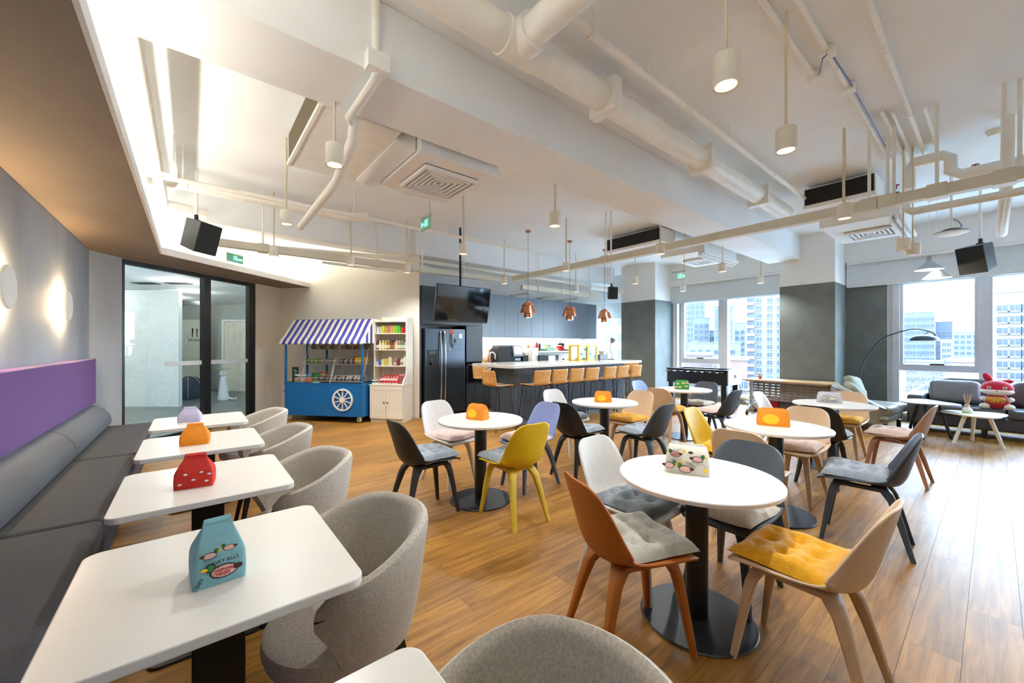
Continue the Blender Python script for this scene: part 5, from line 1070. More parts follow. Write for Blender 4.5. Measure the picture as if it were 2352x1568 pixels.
# plain orange pouches (three) with a plain yellow patch
for key, w_, rzadd, lb, hh in (('T1', 0.20, -38, 'orange pouch on the round table near the yellow chair, turned at an angle', 0.135), ('T2', 0.20, 6, 'orange pouch on the round table in front of the bar stools', 0.125), ('T4', 0.235, 6, 'widest orange pouch, on the middle round table', 0.14)):
    x, y = TB[key]; x += {'T1': -0.02, 'T2': -0.03, 'T4': 0.02}[key]; y += {'T1': 0.02, 'T2': 0.0, 'T4': 0.03}[key]
    t = pouch(x, y, 0.742, turn(x, y, rzadd), w_, 0.12, hh, m_or, lb)
    panel_print(t, w_, 0.12, hh, [('e', -0.02, hh*0.40, w_*0.25, hh*0.30, m_yp, 'yellow_patch')])
# booth pouches
t = pouch(-0.01, 4.55, 0.74, R(-10), 0.16, 0.12, 0.12, m_li, 'small lilac pouch on the farthest booth table', 'tent')
t = pouch(0.02, 3.50, 0.74, R(-6), 0.16, 0.12, 0.13, m_or, 'plain orange gathered pouch on a booth table', 'tent')
t = pouch(0.015, 2.47, 0.74, R(-8), 0.15, 0.12, 0.14, m_re, 'red gathered pouch with tiny white motifs on a booth table', 'tent')
panel_print(t, 0.15, 0.12, 0.14, [('e', x, z*0.8, 0.008, 0.005, m_white) for x, z in ((-0.05, 0.03), (0.0, 0.05), (0.05, 0.035), (-0.03, 0.085), (0.03, 0.09), (0.06, 0.075))], 'tent')
m_k = mat('print_black', '#241F1E', 0.7); m_pk = mat('print_pink', '#E2B5AC', 0.7); m_dg = mat('print_green', '#2E7A3E', 0.7); m_br = mat('print_brown', '#4A2A20', 0.7); m_rd = mat('print_redtext', '#C0302C', 0.7)
def duck(x, z, s, flip=1):
    return [('e', x, z, 0.034*s, 0.019*s, m_k), ('e', x, z, 0.031*s, 0.0165*s, m_pk, 'duck_body'), ('e', x-0.032*flip*s, z+0.018*s, 0.012*s, 0.013*s, m_k), ('e', x-0.032*flip*s, z+0.018*s, 0.010*s, 0.011*s, m_dg, 'duck_head'), ('e', x-0.046*flip*s, z+0.016*s, 0.009*s, 0.005*s, m_yp, 'duck_bill'), ('e', x+0.032*flip*s, z+0.004*s, 0.012*s, 0.008*s, m_br, 'duck_tail')]
t = pouch(0.06, 1.46, 0.74, R(4), 0.125, 0.13, 0.155, m_te, 'teal pouch printed with ducks on the front booth table', 'tent')
panel_print(t, 0.125, 0.13, 0.155, duck(0.008, 0.036, 1.0)+duck(-0.026, 0.088, 0.5, -1)+duck(0.020, 0.098, 0.45), 'tent')
for s_, x, z, sz, rot, mm in (('DRY ALLS', 0.012, 0.066, 0.014, 4, m_k), ('HUMAN', 0.008, 0.041, 0.0125, 0, m_rd), ('MADE', 0.005, 0.030, 0.0125, 0, m_rd), ('DRY', -0.047, 0.022, 0.013, 60, m_k)): panel_print(t, 0.125, 0.13, 0.155, [('t', x, z, rot, sz, mm, 'lettering', s_)], 'tent')
x, y = TB['T6']; x += 0.02; y += 0.06
t = pouch(x, y, 0.742, turn(x, y, -4), 0.215, 0.13, 0.145, m_wh, 'off-white pouch printed with ducks on the nearest round table')
sh_ = duck(-0.055, 0.10, 0.8)+duck(0.05, 0.085, 0.85, -1)+duck(-0.005, 0.03, 0.95)+duck(-0.085, 0.04, 0.8, -1)+[('e', 0.02, 0.118, 0.012, 0.007, m_br), ('e', -0.012, 0.122, 0.009, 0.008, m_yp), ('e', 0.09, 0.035, 0.01, 0.009, m_yp), ('e', -0.02, 0.066, 0.009, 0.007, m_yp)]
panel_print(t, 0.215, 0.13, 0.145, sh_)
for s_, x, z, sz, rot, mm in (('DRY ALLS', -0.05, 0.122, 0.013, 14, m_k), ('HUMAN', -0.055, 0.103, 0.010, 8, m_rd), ('MADE', -0.055, 0.094, 0.010, 8, m_rd), ('DRY ALLS', 0.02, 0.055, 0.013, -25, m_k), ('HUMAN', -0.004, 0.034, 0.011, -8, m_rd), ('MADE', -0.006, 0.024, 0.011, -8, m_rd), ('DRY ALLS', -0.05, 0.052, 0.012, -55, m_k)): panel_print(t, 0.215, 0.13, 0.145, [('t', x, z, rot, sz, mm, 'lettering', s_)])
x, y = TB['T3']; t = pouch(x-0.02, y+0.03, 0.742, turn(x, y, 4), 0.21, 0.13, 0.135, m_gr, 'green pouch printed with pale shapes on the table beside the football table')
panel_print(t, 0.21, 0.13, 0.135, [('e', a, b, 0.024, 0.014, mat('print_tan', '#D8B48E', 0.7)) for a, b in ((-0.06, 0.085), (0.02, 0.095), (-0.03, 0.035), (0.06, 0.05), (0.075, 0.1), (-0.085, 0.03))])
x, y = TB['T5']; t = pouch(x+0.06, y+0.05, 0.742, turn(x, y, 2), 0.235, 0.12, 0.125, m_gy, 'pale grey pouch with black lettering on the table near the armchair')
panel_print(t, 0.235, 0.12, 0.125, [('e', -0.045, 0.058, 0.030, 0.014, m_k), ('e', -0.045, 0.058, 0.027, 0.011, m_wh), ('e', 0.03, 0.055, 0.042, 0.018, m_k), ('e', 0.03, 0.055, 0.039, 0.015, m_wh), ('t', 0, 0.025, 0, 0.020, m_k, 'lettering', 'LIFE IS A JOURNEY'), ('t', -0.02, 0.086, 0, 0.016, m_k, 'lettering', 'RUNNING')])
# ------------------------------------------------------------------ things in the corridor behind the glass
def cz(u, D): r = (u-1176)/FPX; return (D*(0.6316+0.7753*r), D*(0.7753-0.6316*r))
m_dframe = mat('corridor_frame', '#1E2226', 0.4)
cf = thing('corridor_door_frame', 'dark framed glass doorway seen down the corridor', 'door', (*cz(440, 9.6), 0), R(-39))
MB().box(-0.33, -0.27, -0.04, 0.04, 0.004, 2.5).build('post', m_dframe, cf); MB().box(0.27, 0.33, -0.04, 0.04, 0.004, 2.5).build('post', m_dframe, cf); MB().box(-0.27, 0.27, -0.04, 0.04, 2.4, 2.5).build('head', m_dframe, cf); MB().box(-0.27, 0.27, -0.004, 0.004, 0.05, 2.4).build('pane', m_pglass, cf)
cd_ = thing('corridor_door', 'cream flush door at the end of the corridor', 'door', (*cz(548, 12.2), 0), R(-39)); MB().box(-0.42, 0.42, -0.03, 0.03, 0.004, 2.15).build('leaf', mat('door_cream', '#E8E2D2', 0.5), cd_, bevel=0.004); MB().box(0.30, 0.34, -0.06, -0.03, 0.95, 1.10).build('handle', m_steel, cd_)
MB().box(-0.50, -0.43, -0.04, 0.04, 0.004, 2.22).box(0.43, 0.50, -0.04, 0.04, 0.004, 2.22).box(-0.43, 0.43, -0.04, 0.04, 2.16, 2.22).build('frame', m_white, cd_)
cd2 = thing('corridor_door', 'pale wooden door behind the dark glass doorway', 'door', (*cz(441, 12.0), 0), R(-39)); MB().box(-0.36, 0.36, -0.03, 0.03, 0.004, 2.2).build('leaf', mat('door_pale', '#E6DFD0', 0.5), cd2, bevel=0.004); MB().box(-0.31, -0.27, -0.06, -0.03, 0.95, 1.10).build('handle', m_steel, cd2)
ip = thing('intercom', 'small grey intercom panel on the white corridor wall', 'intercom', (*cz(382, 9.13), 1.46), R(-39)); MB().box(-0.05, 0.05, -0.02, 0.0, -0.10, 0.10).build('panel', mat('intercom_grey', '#A6ABAA', 0.4), ip, bevel=0.004); MB().box(-0.03, 0.03, -0.024, -0.02, 0.02, 0.07).build('display', m_matblack, ip); MB().box(-0.03, 0.03, -0.024, -0.02, -0.07, -0.03).build('keypad', m_steel, ip)
# white animal statue holding a tray
st_ = thing('statue', 'white standing animal statue balancing a tray on its head', 'statue', (*cz(513, 10.2), 0.004), R(-25)); m_st = mat('statue_white', '#E4E6E8', 0.3)
MB().lathe([(0, 0), (0.11, 0), (0.13, 0.04), (0.115, 0.12), (0.10, 0.25), (0.085, 0.42), (0.07, 0.55), (0.06, 0.62), (0, 0.64)], 24).build('body', m_st, st_); MB().ell((0, -0.03, 0.69), (0.075, 0.085, 0.08)).build('head', m_st, st_); MB().ell((0, -0.11, 0.67), (0.03, 0.04, 0.03)).build('snout', m_st, st_)
for sx in (-1, 1): MB().lathe([(0.025, 0), (0.0, 0.06)], 10, c=(sx*0.045, -0.02, 0.745)).build('ear', m_st, st_); MB().ell((sx*0.03, -0.105, 0.705), (0.01, 0.006, 0.012)).build('eye', m_matblack, st_)
MB().tube([(0.10, 0.02, 0.06), (0.2, 0.0, 0.03), (0.28, -0.05, 0.03), (0.32, -0.08, 0.05)], 0.025, 8).build('tail', m_st, st_); MB().lathe([(0, 0.80), (0.15, 0.80), (0.16, 0.815), (0, 0.81)], 28).build('tray', mat('tray_tan', '#B89A78', 0.4), st_)
dm = thing('dome_tent', 'dark blue dome with pale seams standing in the corridor', 'dome', (*cz(432, 10.6), 0.004), 0); MB().lathe([(0.40, 0), (0.42, 0.10), (0.40, 0.28), (0.32, 0.45), (0.18, 0.56), (0, 0.60)], 32).build('shell', mat('dome_blue', '#1E2A3C', 0.6), dm)
for k in range(8): a = 2*PI*k/8; MB().tube([(r_*math.cos(a), r_*math.sin(a), z) for r_, z in ((0.425, 0.02), (0.425, 0.10), (0.405, 0.28), (0.325, 0.45), (0.185, 0.565), (0.01, 0.605))], 0.006, 5).build('seam', m_white, dm)
lc = thing('corridor_downlight', 'recessed round downlight in the corridor ceiling', 'light', (*gp(1.1, 2.6), 2.715)); MB().lathe([(0, 0), (0.09, 0), (0.09, 0.004), (0, 0.004)], 24).build('diffuser', emit('corr_led', '#FFF6EA', 12), lc)
for i, (t_, d_) in enumerate(((0.5, 2.2), (1.1, 4.2), (2.3, 4.8), (2.3, 1.8), (3.6, 3.0), (4.4, 4.6))):  # last two are added downlights that brighten the pale door
    if i: q = dup(lc, (*gp(t_, d_), 2.715), 0, ('recessed downlight deep in the corridor', 'recessed downlight above the statue', 'recessed downlight inside the entrance door', 'added downlight brightening the pale door, right of the dark doorway', 'added downlight brightening the far right of the corridor')[i-1])
    lamp('corridor_lamp', 'POINT', (*gp(t_, d_), 2.55), CORR_W, (1, 0.97, 0.9), size=0.15)
for i, vu in enumerate((335, 410)):
    g_ = thing('ceiling_vent', ('left', 'right')[i]+' linear air vent in the corridor ceiling', 'vent', (*cz(vu, 8.2), 2.717), R(-39))
    for k in range(4): MB().box(-0.22, 0.22, -0.10+k*0.06, -0.075+k*0.06, -0.012, 0).build('slot', m_matblack, g_)
sw = thing('light_switch', 'white light switch on the cream wall beside the entrance', 'switch', (*gp(tg1+0.10, -0.002), 1.30), math.atan2(GU.y, GU.x)); MB().box(-0.04, 0.04, -0.01, 0, -0.04, 0.04).build('plate', m_white, sw, bevel=0.003); MB().box(-0.015, 0.015, -0.014, -0.01, -0.02, 0.02).build('rocker', m_white, sw)
# ------------------------------------------------------------------ ceiling services
def pipe(name, pts, r, lb, cat='pipe', m=None, n=14, grp=None, clamps=(), hang=()):
    pts = [Vector(p) for p in pts]; base = pts[0]; t = thing(name, lb, cat, base, 0, grp)
    MB().tube([p-base for p in pts], r, n).build('run', m or m_pipe, t)
    d = (pts[-1]-pts[0]).normalized()
    for k in clamps:
        p = pts[0].lerp(pts[-1], k)-base; MB().cyl(p-d*0.02, p+d*0.02, r*1.22, n=n).build('coupling', m or m_pipe, t)
    for k in hang:
        p = pts[0].lerp(pts[-1], k)-base; MB().cyl(p, (p.x, p.y, ZC-base.z), 0.006, n=6).build('hanger', m_pipe, t)
    return t
pipe('sprinkler_pipe', [(-0.9, 1.66, 3.45), (7.45, 1.66, 3.45)], 0.026, 'slim white sprinkler pipe running along the ceiling in front of the big insulated pipe', clamps=(0.35, 0.5, 0.75), hang=(0.35, 0.43, 0.6, 0.9))
bp_ = pipe('insulated_pipe', [(-0.9, 1.98, 3.40), (6.9, 1.98, 3.40)], 0.105, 'thick white insulated pipe alongside the main beam', n=22, hang=(0.2, 0.45, 0.7))
for x in (2.58, 4.23, 5.83): MB().box(x+0.9-0.05, x+0.9+0.05, -0.13, 0.13, -0.13, 0.13).build('collar', m_pipe, bp_, bevel=0.015)
MB().tube([(2.57, 0, 0), (2.57, -2.6, 0)], 0.095, 20).build('branch', m_pipe, bp_); MB().cyl((2.57, -0.05, 0), (2.57, -0.16, 0), 0.118, n=20).build('tee_collar', m_pipe, bp_); MB().cyl((2.43, 0, 0), (2.71, 0, 0), 0.118, n=22).build('tee_sleeve', m_pipe, bp_)
for i, (y, x1, lb) in enumerate(((0.92, 3.9, 'short white ceiling conduit ending at a junction box'), (0.78, 6.4, 'white ceiling conduit with a blue wire beside it'), (0.50, 6.5, 'white ceiling conduit with a square box, farther right'))):
    t = pipe('conduit', [(0.2, y, 3.585), (x1, y, 3.585)], 0.018, lb, grp='ceiling conduits', clamps=(0.6, 0.8))
    for k in ((3.7,) if i == 0 else ((3.45, 4.1) if i == 1 else (2.6,))): MB().box(k-0.045, k+0.045, -0.045, 0.045, -0.03, 0.033).build('junction_box', m_pipe, t, bevel=0.006)
m_bw = mat('blue_wire', '#2E5FB4', 0.4)
tag(MB().tube([(3.92, 0.90, 3.57), (3.6, 0.80, 3.53), (3.62, 0.76, 3.57), (4.2, 0.75, 3.575), (5.2, 0.745, 3.57), (6.2, 0.75, 3.57)], 0.004, 6).build('blue_wire', m_bw), 'loose blue wire trailing from a ceiling conduit', 'wire')
for i, y in enumerate((0.66, 0.60, 0.40)): pipe('conduit_drop', [(4.95+0.1*i, y, 3.58), (5.32, y, 3.585), (6.3, y, 3.585), (6.45, y, 3.50)], 0.015, 'thin white conduit near the fan unit, '+('nearest the black grille', 'middle of three', 'farthest from the black grille')[i], grp='thin conduits near the fan unit')
# pair of pipes above the booth, and cross pipe
pipe('booth_pipe', [(-0.28, -2.8, 3.25), (-0.28, 6.2, 3.25), (-0.28, 6.75, 3.25), (0.15, 6.9, 3.25)], 0.055, 'thicker of the two white pipes above the booth soffit', n=18)
pipe('booth_pipe', [(-0.41, -2.8, 3.25), (-0.41, 6.75, 3.25)], 0.034, 'thinner of the two white pipes above the booth soffit')
for i, y in enumerate((2.1, 5.4)): tag(MB().box(-0.55, -0.12, y-0.02, y+0.02, 3.17, 3.195).box(-0.53, -0.515, y-0.008, y+0.008, 3.195, ZC-0.001).box(-0.15, -0.135, y-0.008, y+0.008, 3.195, ZC-0.001).build('pipe_bracket', m_pipe), ('near', 'far')[i]+' white strut carrying the booth pipes', 'bracket')
t = pipe('cross_pipe', [(-0.9, 5.62, 3.22), (5.0, 5.62, 3.22)], 0.026, 'slim white pipe crossing above the farthest booth tables', clamps=(0.14, 0.45), hang=(0.14, 0.45, 0.7))
MB().cyl((0.86, 0, 0), (0.86, 0, -0.07), 0.02, 0.012, n=10).build('sprinkler_head', m_pipe, t)
pipe('duct_pipe', [(-0.9, 6.3, 3.40), (1.9, 6.3, 3.40), (2.1, 6.1, 3.40)], 0.07, 'wrapped white pipe under the ceiling near the kitchen beam', n=16)
pipe('rear_pipe', [(0.9, 7.46, 3.02), (3.2, 6.88, 3.02), (9.2, 6.88, 3.02)], 0.034, 'white pipe along the kitchen beam', clamps=(0.3, 0.6))
pipe('window_pipe', [(10.22, -2.8, 3.05), (10.22, 1.88, 3.05)], 0.022, 'white pipe on the wall above the right-hand window'); pipe('window_pipe', [(10.22, 2.86, 3.05), (10.22, 5.64, 3.05)], 0.022, 'white pipe on the wall above the football table')
pipe('pipe_end', [(8.0, 6.62, 2.93), (9.46, 6.62, 2.93)], 0.055, 'short thick white pipe ending at the kitchen pillar', n=18)
# hanging insulated pipe with an elbow near the first fan unit
t = pipe('drain_pipe', [(0.98, 3.10, 3.34), (0.99, 3.16, 3.20), (1.02, 3.30, 3.09), (1.12, 4.15, 3.05), (1.15, 5.95, 3.03)], 0.045, 'thick white pipe slanting away below the fan unit', n=18, clamps=())
pipe('beam_pipe', [(0.90, 2.46, ZC), (0.90, 2.46, 3.14), (0.90, 2.50, 3.105), (0.90, 3.02, 3.105), (0.94, 3.10, 3.12), (0.98, 3.14, 3.25)], 0.026, 'white pipe wrapping under the main beam', n=12)
tag(MB().box(0.83, 0.97, 2.40, 2.478, 3.13, 3.24).build('beam_bracket', m_white, bevel=0.004), 'white box bracket fixed to the main beam edge', 'bracket')
# fan coil over the booth, with duct and square diffuser
m_grl = mat('dark_filter', '#5E533C', 0.8, var=0.1, scale=60); m_blackg = mat('black_filter', '#0D0E10', 0.75)
fcu = thing('fan_unit', 'white ceiling fan unit with a brown filter side above the booth', 'air conditioner', (1.1, 3.9, 3.22))
MB().box(-0.34, 0.28, -0.72, 0.56, 0, 0.32).build('casing', m_white, fcu, bevel=0.005); MB().box(-0.35, -0.342, -0.70, 0.54, 0.03, 0.30).build('filter', m_grl, fcu); MB().box(-0.365, -0.34, -0.72, 0.56, -0.012, 0.02).build('filter_rail', m_white, fcu)
MB().box(-0.1, 0.1, -0.80, -0.725, 0.12, 0.26).build('control_box', m_white, fcu, bevel=0.004); MB().box(-0.05, 0.05, -0.806, -0.80, 0.15, 0.23).build('circuit_plate', mat('pcb', '#8FA88C', 0.6), fcu)
MB()._add([(0.28, -0.62, -0.02), (0.28, 0.46, -0.02), (0.28, 0.46, 0.30), (0.28, -0.62, 0.30), (0.42, -0.70, -0.10), (0.42, 0.34, -0.10), (0.42, 0.34, 0.20), (0.42, -0.70, 0.20)], [(0, 3, 2, 1), (4, 5, 6, 7), (0, 1, 5, 4), (1, 2, 6, 5), (2, 3, 7, 6), (3, 0, 4, 7)]).build('canvas_duct', m_white, fcu)
for x in (-0.3, 0.25):
    for y in (-0.68, 0.52): MB().cyl((x, y, 0.32), (x, y, ZC-3.22), 0.006, n=6).build('hanger', m_pipe, fcu)
pb = thing('plenum_box', 'white duct box with a square louvred diffuser below the beam', 'air duct', (1.93, 3.68, 3.09))
MB().box(-0.40, 0.42, -0.57, 0.38, 0, 0.30).build('casing', m_white, pb, bevel=0.004)
def diffuser(par, cx, cy_, z, s, rings=6):
    o = MB().box(cx-s, cx+s, cy_-s, cy_+s, z-0.004, z).build('diffuser_back', m_matblack, par)
    for k in range(rings):
        a = s*(1-k/rings); b = a-s/rings*0.5; f_ = MB()
        for q in ((cx-a, cx+a, cy_-a, cy_-b), (cx-a, cx+a, cy_+b, cy_+a), (cx-a, cx-b, cy_-b, cy_+b), (cx+b, cx+a, cy_-b, cy_+b)): f_.box(*q, z-0.02-0.004*(rings-k), z-0.006)
        f_.build('diffuser_vane', m_white, o)
diffuser(pb, 0.02, -0.10, 0.0, 0.29)
for y in (-0.57, 0.38): MB().box(-0.42, 0.44, y-0.012, y+0.012, -0.016, 0.004).build('flange', m_white, pb)
# fan units with black filters near the windows
for i, (y0, y1, lb) in enumerate(((0.93, 1.67, 'white fan unit with a black filter face near the armchair end'), (3.82, 5.0, 'white fan unit with a black filter face above the round tables'))):
    f_ = thing('fan_unit', lb, 'air conditioner', (6.75, (y0+y1)/2, 3.32), 0); h_ = (y1-y0)/2
    MB().box(-0.18, 0.35, -h_, h_, 0, 0.25).build('casing', m_white, f_, bevel=0.004); MB().box(-0.192, -0.182, -h_+0.015, h_-0.015, 0.025, 0.235).build('filter', m_blackg, f_); MB().box(-0.20, -0.18, -h_, h_, -0.03, 0.015).build('filter_rail', m_white, f_)
    for x in (-0.1, 0.3):
        for y in (-h_+0.03, h_-0.03): MB().cyl((x, y, 0.25), (x, y, ZC-3.32), 0.006, n=6).build('hanger', m_pipe, f_)
    p_ = thing('plenum_box', ('white duct box with a louvred outlet right of the main pillar', 'white duct box with a louvred outlet over the football table')[i], 'air duct', (7.85, (1.18, 3.70)[i], 3.13), 0)
    MB().box(-0.70, 0.70, -0.40, 0.45, 0, 0.25).build('casing', m_white, p_, bevel=0.004); diffuser(p_, 0.1, 0.0, 0.0, 0.27, 5)
    for k in range(3): MB().box(-0.74, 0.72, -0.43+0.05*k, -0.41+0.05*k, -0.05-0.03*k, 0.0).build('drain_rail', m_white, p_)
    MB().box(-0.72, -0.70, -0.3, 0.3, 0.02, 0.24).build('canvas_duct', m_white, p_)
# insulated pipes on the right
pipe('insulated_bend', [(6.35, 0.62, 3.20), (6.35, 0.62, 3.42), (6.35, 0.58, 3.49), (6.35, 0.36, 3.49), (6.35, 0.30, 3.44), (6.35, 0.30, 3.30), (6.35, 0.22, 3.24), (6.35, -1.8, 3.24)], 0.055, 'bent white insulated pipe under the ceiling at right', n=16)
pipe('insulated_bend', [(6.6, 0.85, 3.15), (6.6, -1.8, 3.13)], 0.05, 'straight white insulated pipe below the bent one', n=16)
pipe('low_pipe', [(6.1, 0.62, 3.02), (6.1, 0.62, 2.92), (6.1, 0.57, 2.88), (6.1, -0.1, 2.88), (6.1, -1.6, 2.90)], 0.04, 'low white pipe turning under the cable tray at right', n=14)
pipe('elbow_pipe', [(6.1, -0.08, ZC), (6.1, -0.08, 3.4), (6.3, -0.07, 2.95), (7.2, -0.05, 2.72), (7.3, -0.05, 2.72)], 0.045, 'white pipe slanting down beside the loudspeaker at right', n=14)
m_valve = mat('valve_red', '#8C1B2E', 0.4)
for i, (x, y, z) in enumerate(((6.5, 0.74, 3.32), (6.5, 0.74, 3.23), (6.45, 0.13, 3.33))):
    v_ = thing('valve', ('upper left', 'lower left', 'right-hand')[i]+' red valve handle on the ceiling pipes', 'valve', (x, y, z), 0, 'red valves on the ceiling pipes'); MB().lathe([(0.022, 0), (0.03, 0), (0.03, 0.008), (0.022, 0.008), (0.022, 0)], 12).build('handwheel', m_valve, v_); MB().cyl((0, 0, -0.04), (0, 0, 0.006), 0.008, n=8).build('stem', m_valve, v_)
# cable trays
SKIP = set()
def tray(name, p0, p1, lb, drops=()):
    p0, p1 = Vector(p0), Vector(p1); t = thing(name, lb, 'cable tray', p0); d = p1-p0
    MB().bar((0, 0, 0.05), d+Vector((0, 0, 0.05)), 0.10, 0.10).build('channel', m_lamp_tray, t)
    for k in drops:
        p = d*k; MB().cyl((p.x, p.y, 0.09), (p.x, p.y, ZC-p0.z), 0.014, n=8).build('riser', m_pipe, t)
        if k not in SKIP: MB().obox((p.x, p.y, 0.05), (0.13, 0.13, 0.125)).build('cover', m_lamp_tray, t, bevel=0.004)
    return t
m_lamp_tray = mat('tray_white', '#DAD6C6', 0.5, var=0.03)
Yt = lambda f: (6.45-f)/(6.45+2.6)
SKIP.update((Yt(0.62), Yt(-0.13), Yt(3.95)))
tray('cable_tray', (5.3, 6.45, 2.78), (5.3, -2.6, 2.78), 'white cable tray running the length of the room towards the window side', drops=(Yt(0.80), Yt(0.665), Yt(0.62), Yt(0.335), Yt(-0.05), Yt(-0.13), Yt(4.05), Yt(3.95)))
tray('cable_tray', (0.2, 6.72, 2.78), (5.24, 6.72, 2.78), 'white cable tray along the kitchen front', drops=(0.12, 0.45, 0.62, 0.8))
tray('cable_tray', (5.9, 6.9, 2.72), (8.6, 6.9, 2.72), 'lower white cable tray above the wall cabinets', drops=(0.2, 0.5, 0.9))
for i, x in enumerate((6.2, 7.1, 7.9)): tag(MB().box(x-0.02, x+0.02, 6.95, 7.69, 2.64, 2.68).box(x-0.02, x+0.02, 7.45, 7.69, 2.60, 2.64).build('tray_bracket', m_pipe), ('left', 'middle', 'right')[i]+' white bracket above the wall cabinets', 'bracket')
# LED batten under the kitchen tray
bt_ = thing('light_batten', 'slim white batten light below the kitchen cable tray', 'light', (2.2, 6.72, 2.75)); MB().box(-0.6, 0.6, -0.02, 0.02, -0.03, 0.0).build('housing', m_white, bt_); MB().box(-0.58, 0.58, -0.015, 0.015, -0.034, -0.03).build('diffuser', m_white, bt_)
# cylinder pendants on a grid
PD = [(2.05, 0.84, 'largest cream cylinder pendant, nearest the camera'), (3.04, 0.87, 'cream cylinder pendant right of the largest one, lamp lit'), (0.79, 2.97, 'cream cylinder pendant in front of the fan unit above the booth'), (0.78, 4.74, 'cream cylinder pendant above the barrel chairs, left of the slanting pipe'),
      (3.03, 2.99, 'cream cylinder pendant just under the main beam'), (2.96, 4.72, 'cream cylinder pendant in front of the television pole'), (5.12, 0.96, 'cream cylinder pendant against the cable tray near the black fan grille'), (2.95, 6.55, 'cream cylinder pendant above the white hutch'),
      (0.92, 6.55, 'cream cylinder pendant between the left loudspeaker and the entrance exit sign'), (1.97, 6.50, 'cream cylinder pendant above the snack cart awning'), (5.0, 4.66, 'cream cylinder pendant hanging over the first copper pendant'), (5.11, 2.97, 'cream cylinder pendant against the cable tray in mid room'),
      (7.15, 4.72, 'cream cylinder pendant left of the kitchen pillar'), (7.16, 2.99, 'cream cylinder pendant in front of the football table window'), (9.1, 3.05, 'cream cylinder pendant beside the main pillar'), (9.03, 4.67, 'cream cylinder pendant under the hanging exit sign'), (5.05, 6.45, 'cream cylinder pendant near the end of the bar tray'), (7.1, 6.3, 'cream cylinder pendant above the bar near the copper lamps')]
zb = 2.70
pd0 = thing('cylinder_pendant', PD[0][2], 'lamp', (PD[0][0], PD[0][1], zb), 0, 'cream cylinder pendants')
MB().lathe([(0.050, 0.004), (0.060, 0.0), (0.060, 0.145), (0.056, 0.15), (0.0, 0.15)], 28).build('housing', m_lamp_white, pd0); MB().lathe([(0.050, 0.003), (0.046, 0.03), (0.02, 0.055), (0.0, 0.055)], 24).build('reflector', m_reflector, pd0)
MB().tube([(0, 0, 0.15), (0.004, 0, 0.35), (-0.004, 0.002, 0.6), (0, 0, ZC-zb)], 0.009, 8).build('cord', m_cable, pd0); MB().tube([(0.012, 0.0, 0.15), (0.016, 0, 0.4), (0.010, 0, ZC-zb)], 0.004, 6).build('wire', m_cable, pd0)
lamp('pendant_spot', 'SPOT', (0, 0, 0.0), PEND_W, (1, 0.985, 0.96), pd0, size=0.05, spot=140, blend=0.75)
for x, y, lb in PD[1:]: dup(pd0, (x, y, zb), R(random.uniform(0, 360)), lb)
for i, (x, y, z, lb) in enumerate(((6.10, 0.64, 2.47, 'short square-edged pendant left of the pair below the cable tray'), (6.20, 0.575, 2.42, 'short square-edged pendant right of the pair below the cable tray'))):
    t = thing('drum_pendant', lb, 'lamp', (x, y, z), 0, 'pair of drum pendants'); MB().lathe([(0.0, 0.0), (0.06, 0.0), (0.062, 0.003), (0.062, 0.13), (0, 0.132)], 24).build('housing', m_lamp_white, t); MB().cyl((0, 0, 0.13), (0, 0, ZC-z), 0.008, n=8).build('stem', m_cable, t)
# cone pendants and disc lamp near the window
m_cone = mat('cone_grey', '#A7B0B2', 0.45)
for x, y, z, lb in ((8.40, 0.61, 2.53, 'grey cone pendant, upper left of the pair by the window'), (8.52, 0.54, 2.41, 'grey cone pendant, lower right of the pair by the window')):
    t = thing('cone_pendant', lb, 'lamp', (x, y, z), 0, 'grey cone pendants'); MB().lathe([(0.155, 0.0), (0.158, 0.0), (0.028, 0.125), (0.024, 0.20), (0.0, 0.20)], 32).build('shade', m_cone, t, solid=0.002); MB().cyl((0, 0, 0.20), (0, 0, ZC-z), 0.003, n=6).build('cord', m_pipe, t); MB().ell((0, 0, 0.035), 0.035).build('bulb', emit('cone_bulb', '#FFE6C4', 5), t); lamp('cone_light', 'POINT', (0, 0, -0.01), 6, (1, 0.86, 0.66), t, size=0.04)
t = thing('disc_lamp', 'hanging white disc access point with a blue wire', 'lamp', (7.5, 0.35, 2.84)); MB().lathe([(0, -0.02), (0.10, -0.015), (0.15, 0.0), (0.155, 0.012), (0.145, 0.02), (0, 0.022)], 32).build('disc', m_white, t); MB().lathe([(0.145, 0.02), (0.15, 0.024), (0.10, 0.04), (0.07, 0.06), (0, 0.06)], 28).build('back_cover', m_matblack, t); MB().cyl((0, 0, 0.06), (0, 0, ZC-2.84), 0.014, n=10).build('stem', m_pipe, t); MB().tube([(0, 0, 0.2), (0.03, -0.06, 0.15), (0.02, -0.09, 0.08), (0, -0.06, 0.05)], 0.005, 6).build('wire', m_bw, t)
sd = thing('smoke_detector', 'round cream smoke detector on the ceiling at right', 'smoke detector', (6.39, 0.0, ZC)); MB().lathe([(0, -0.05), (0.035, -0.048), (0.05, -0.03), (0.06, -0.01), (0.06, 0)], 24).build('body', m_lamp_white, sd); MB().lathe([(0.051, -0.028), (0.053, -0.022)], 24).build('vent_ring', m_matblack, sd)
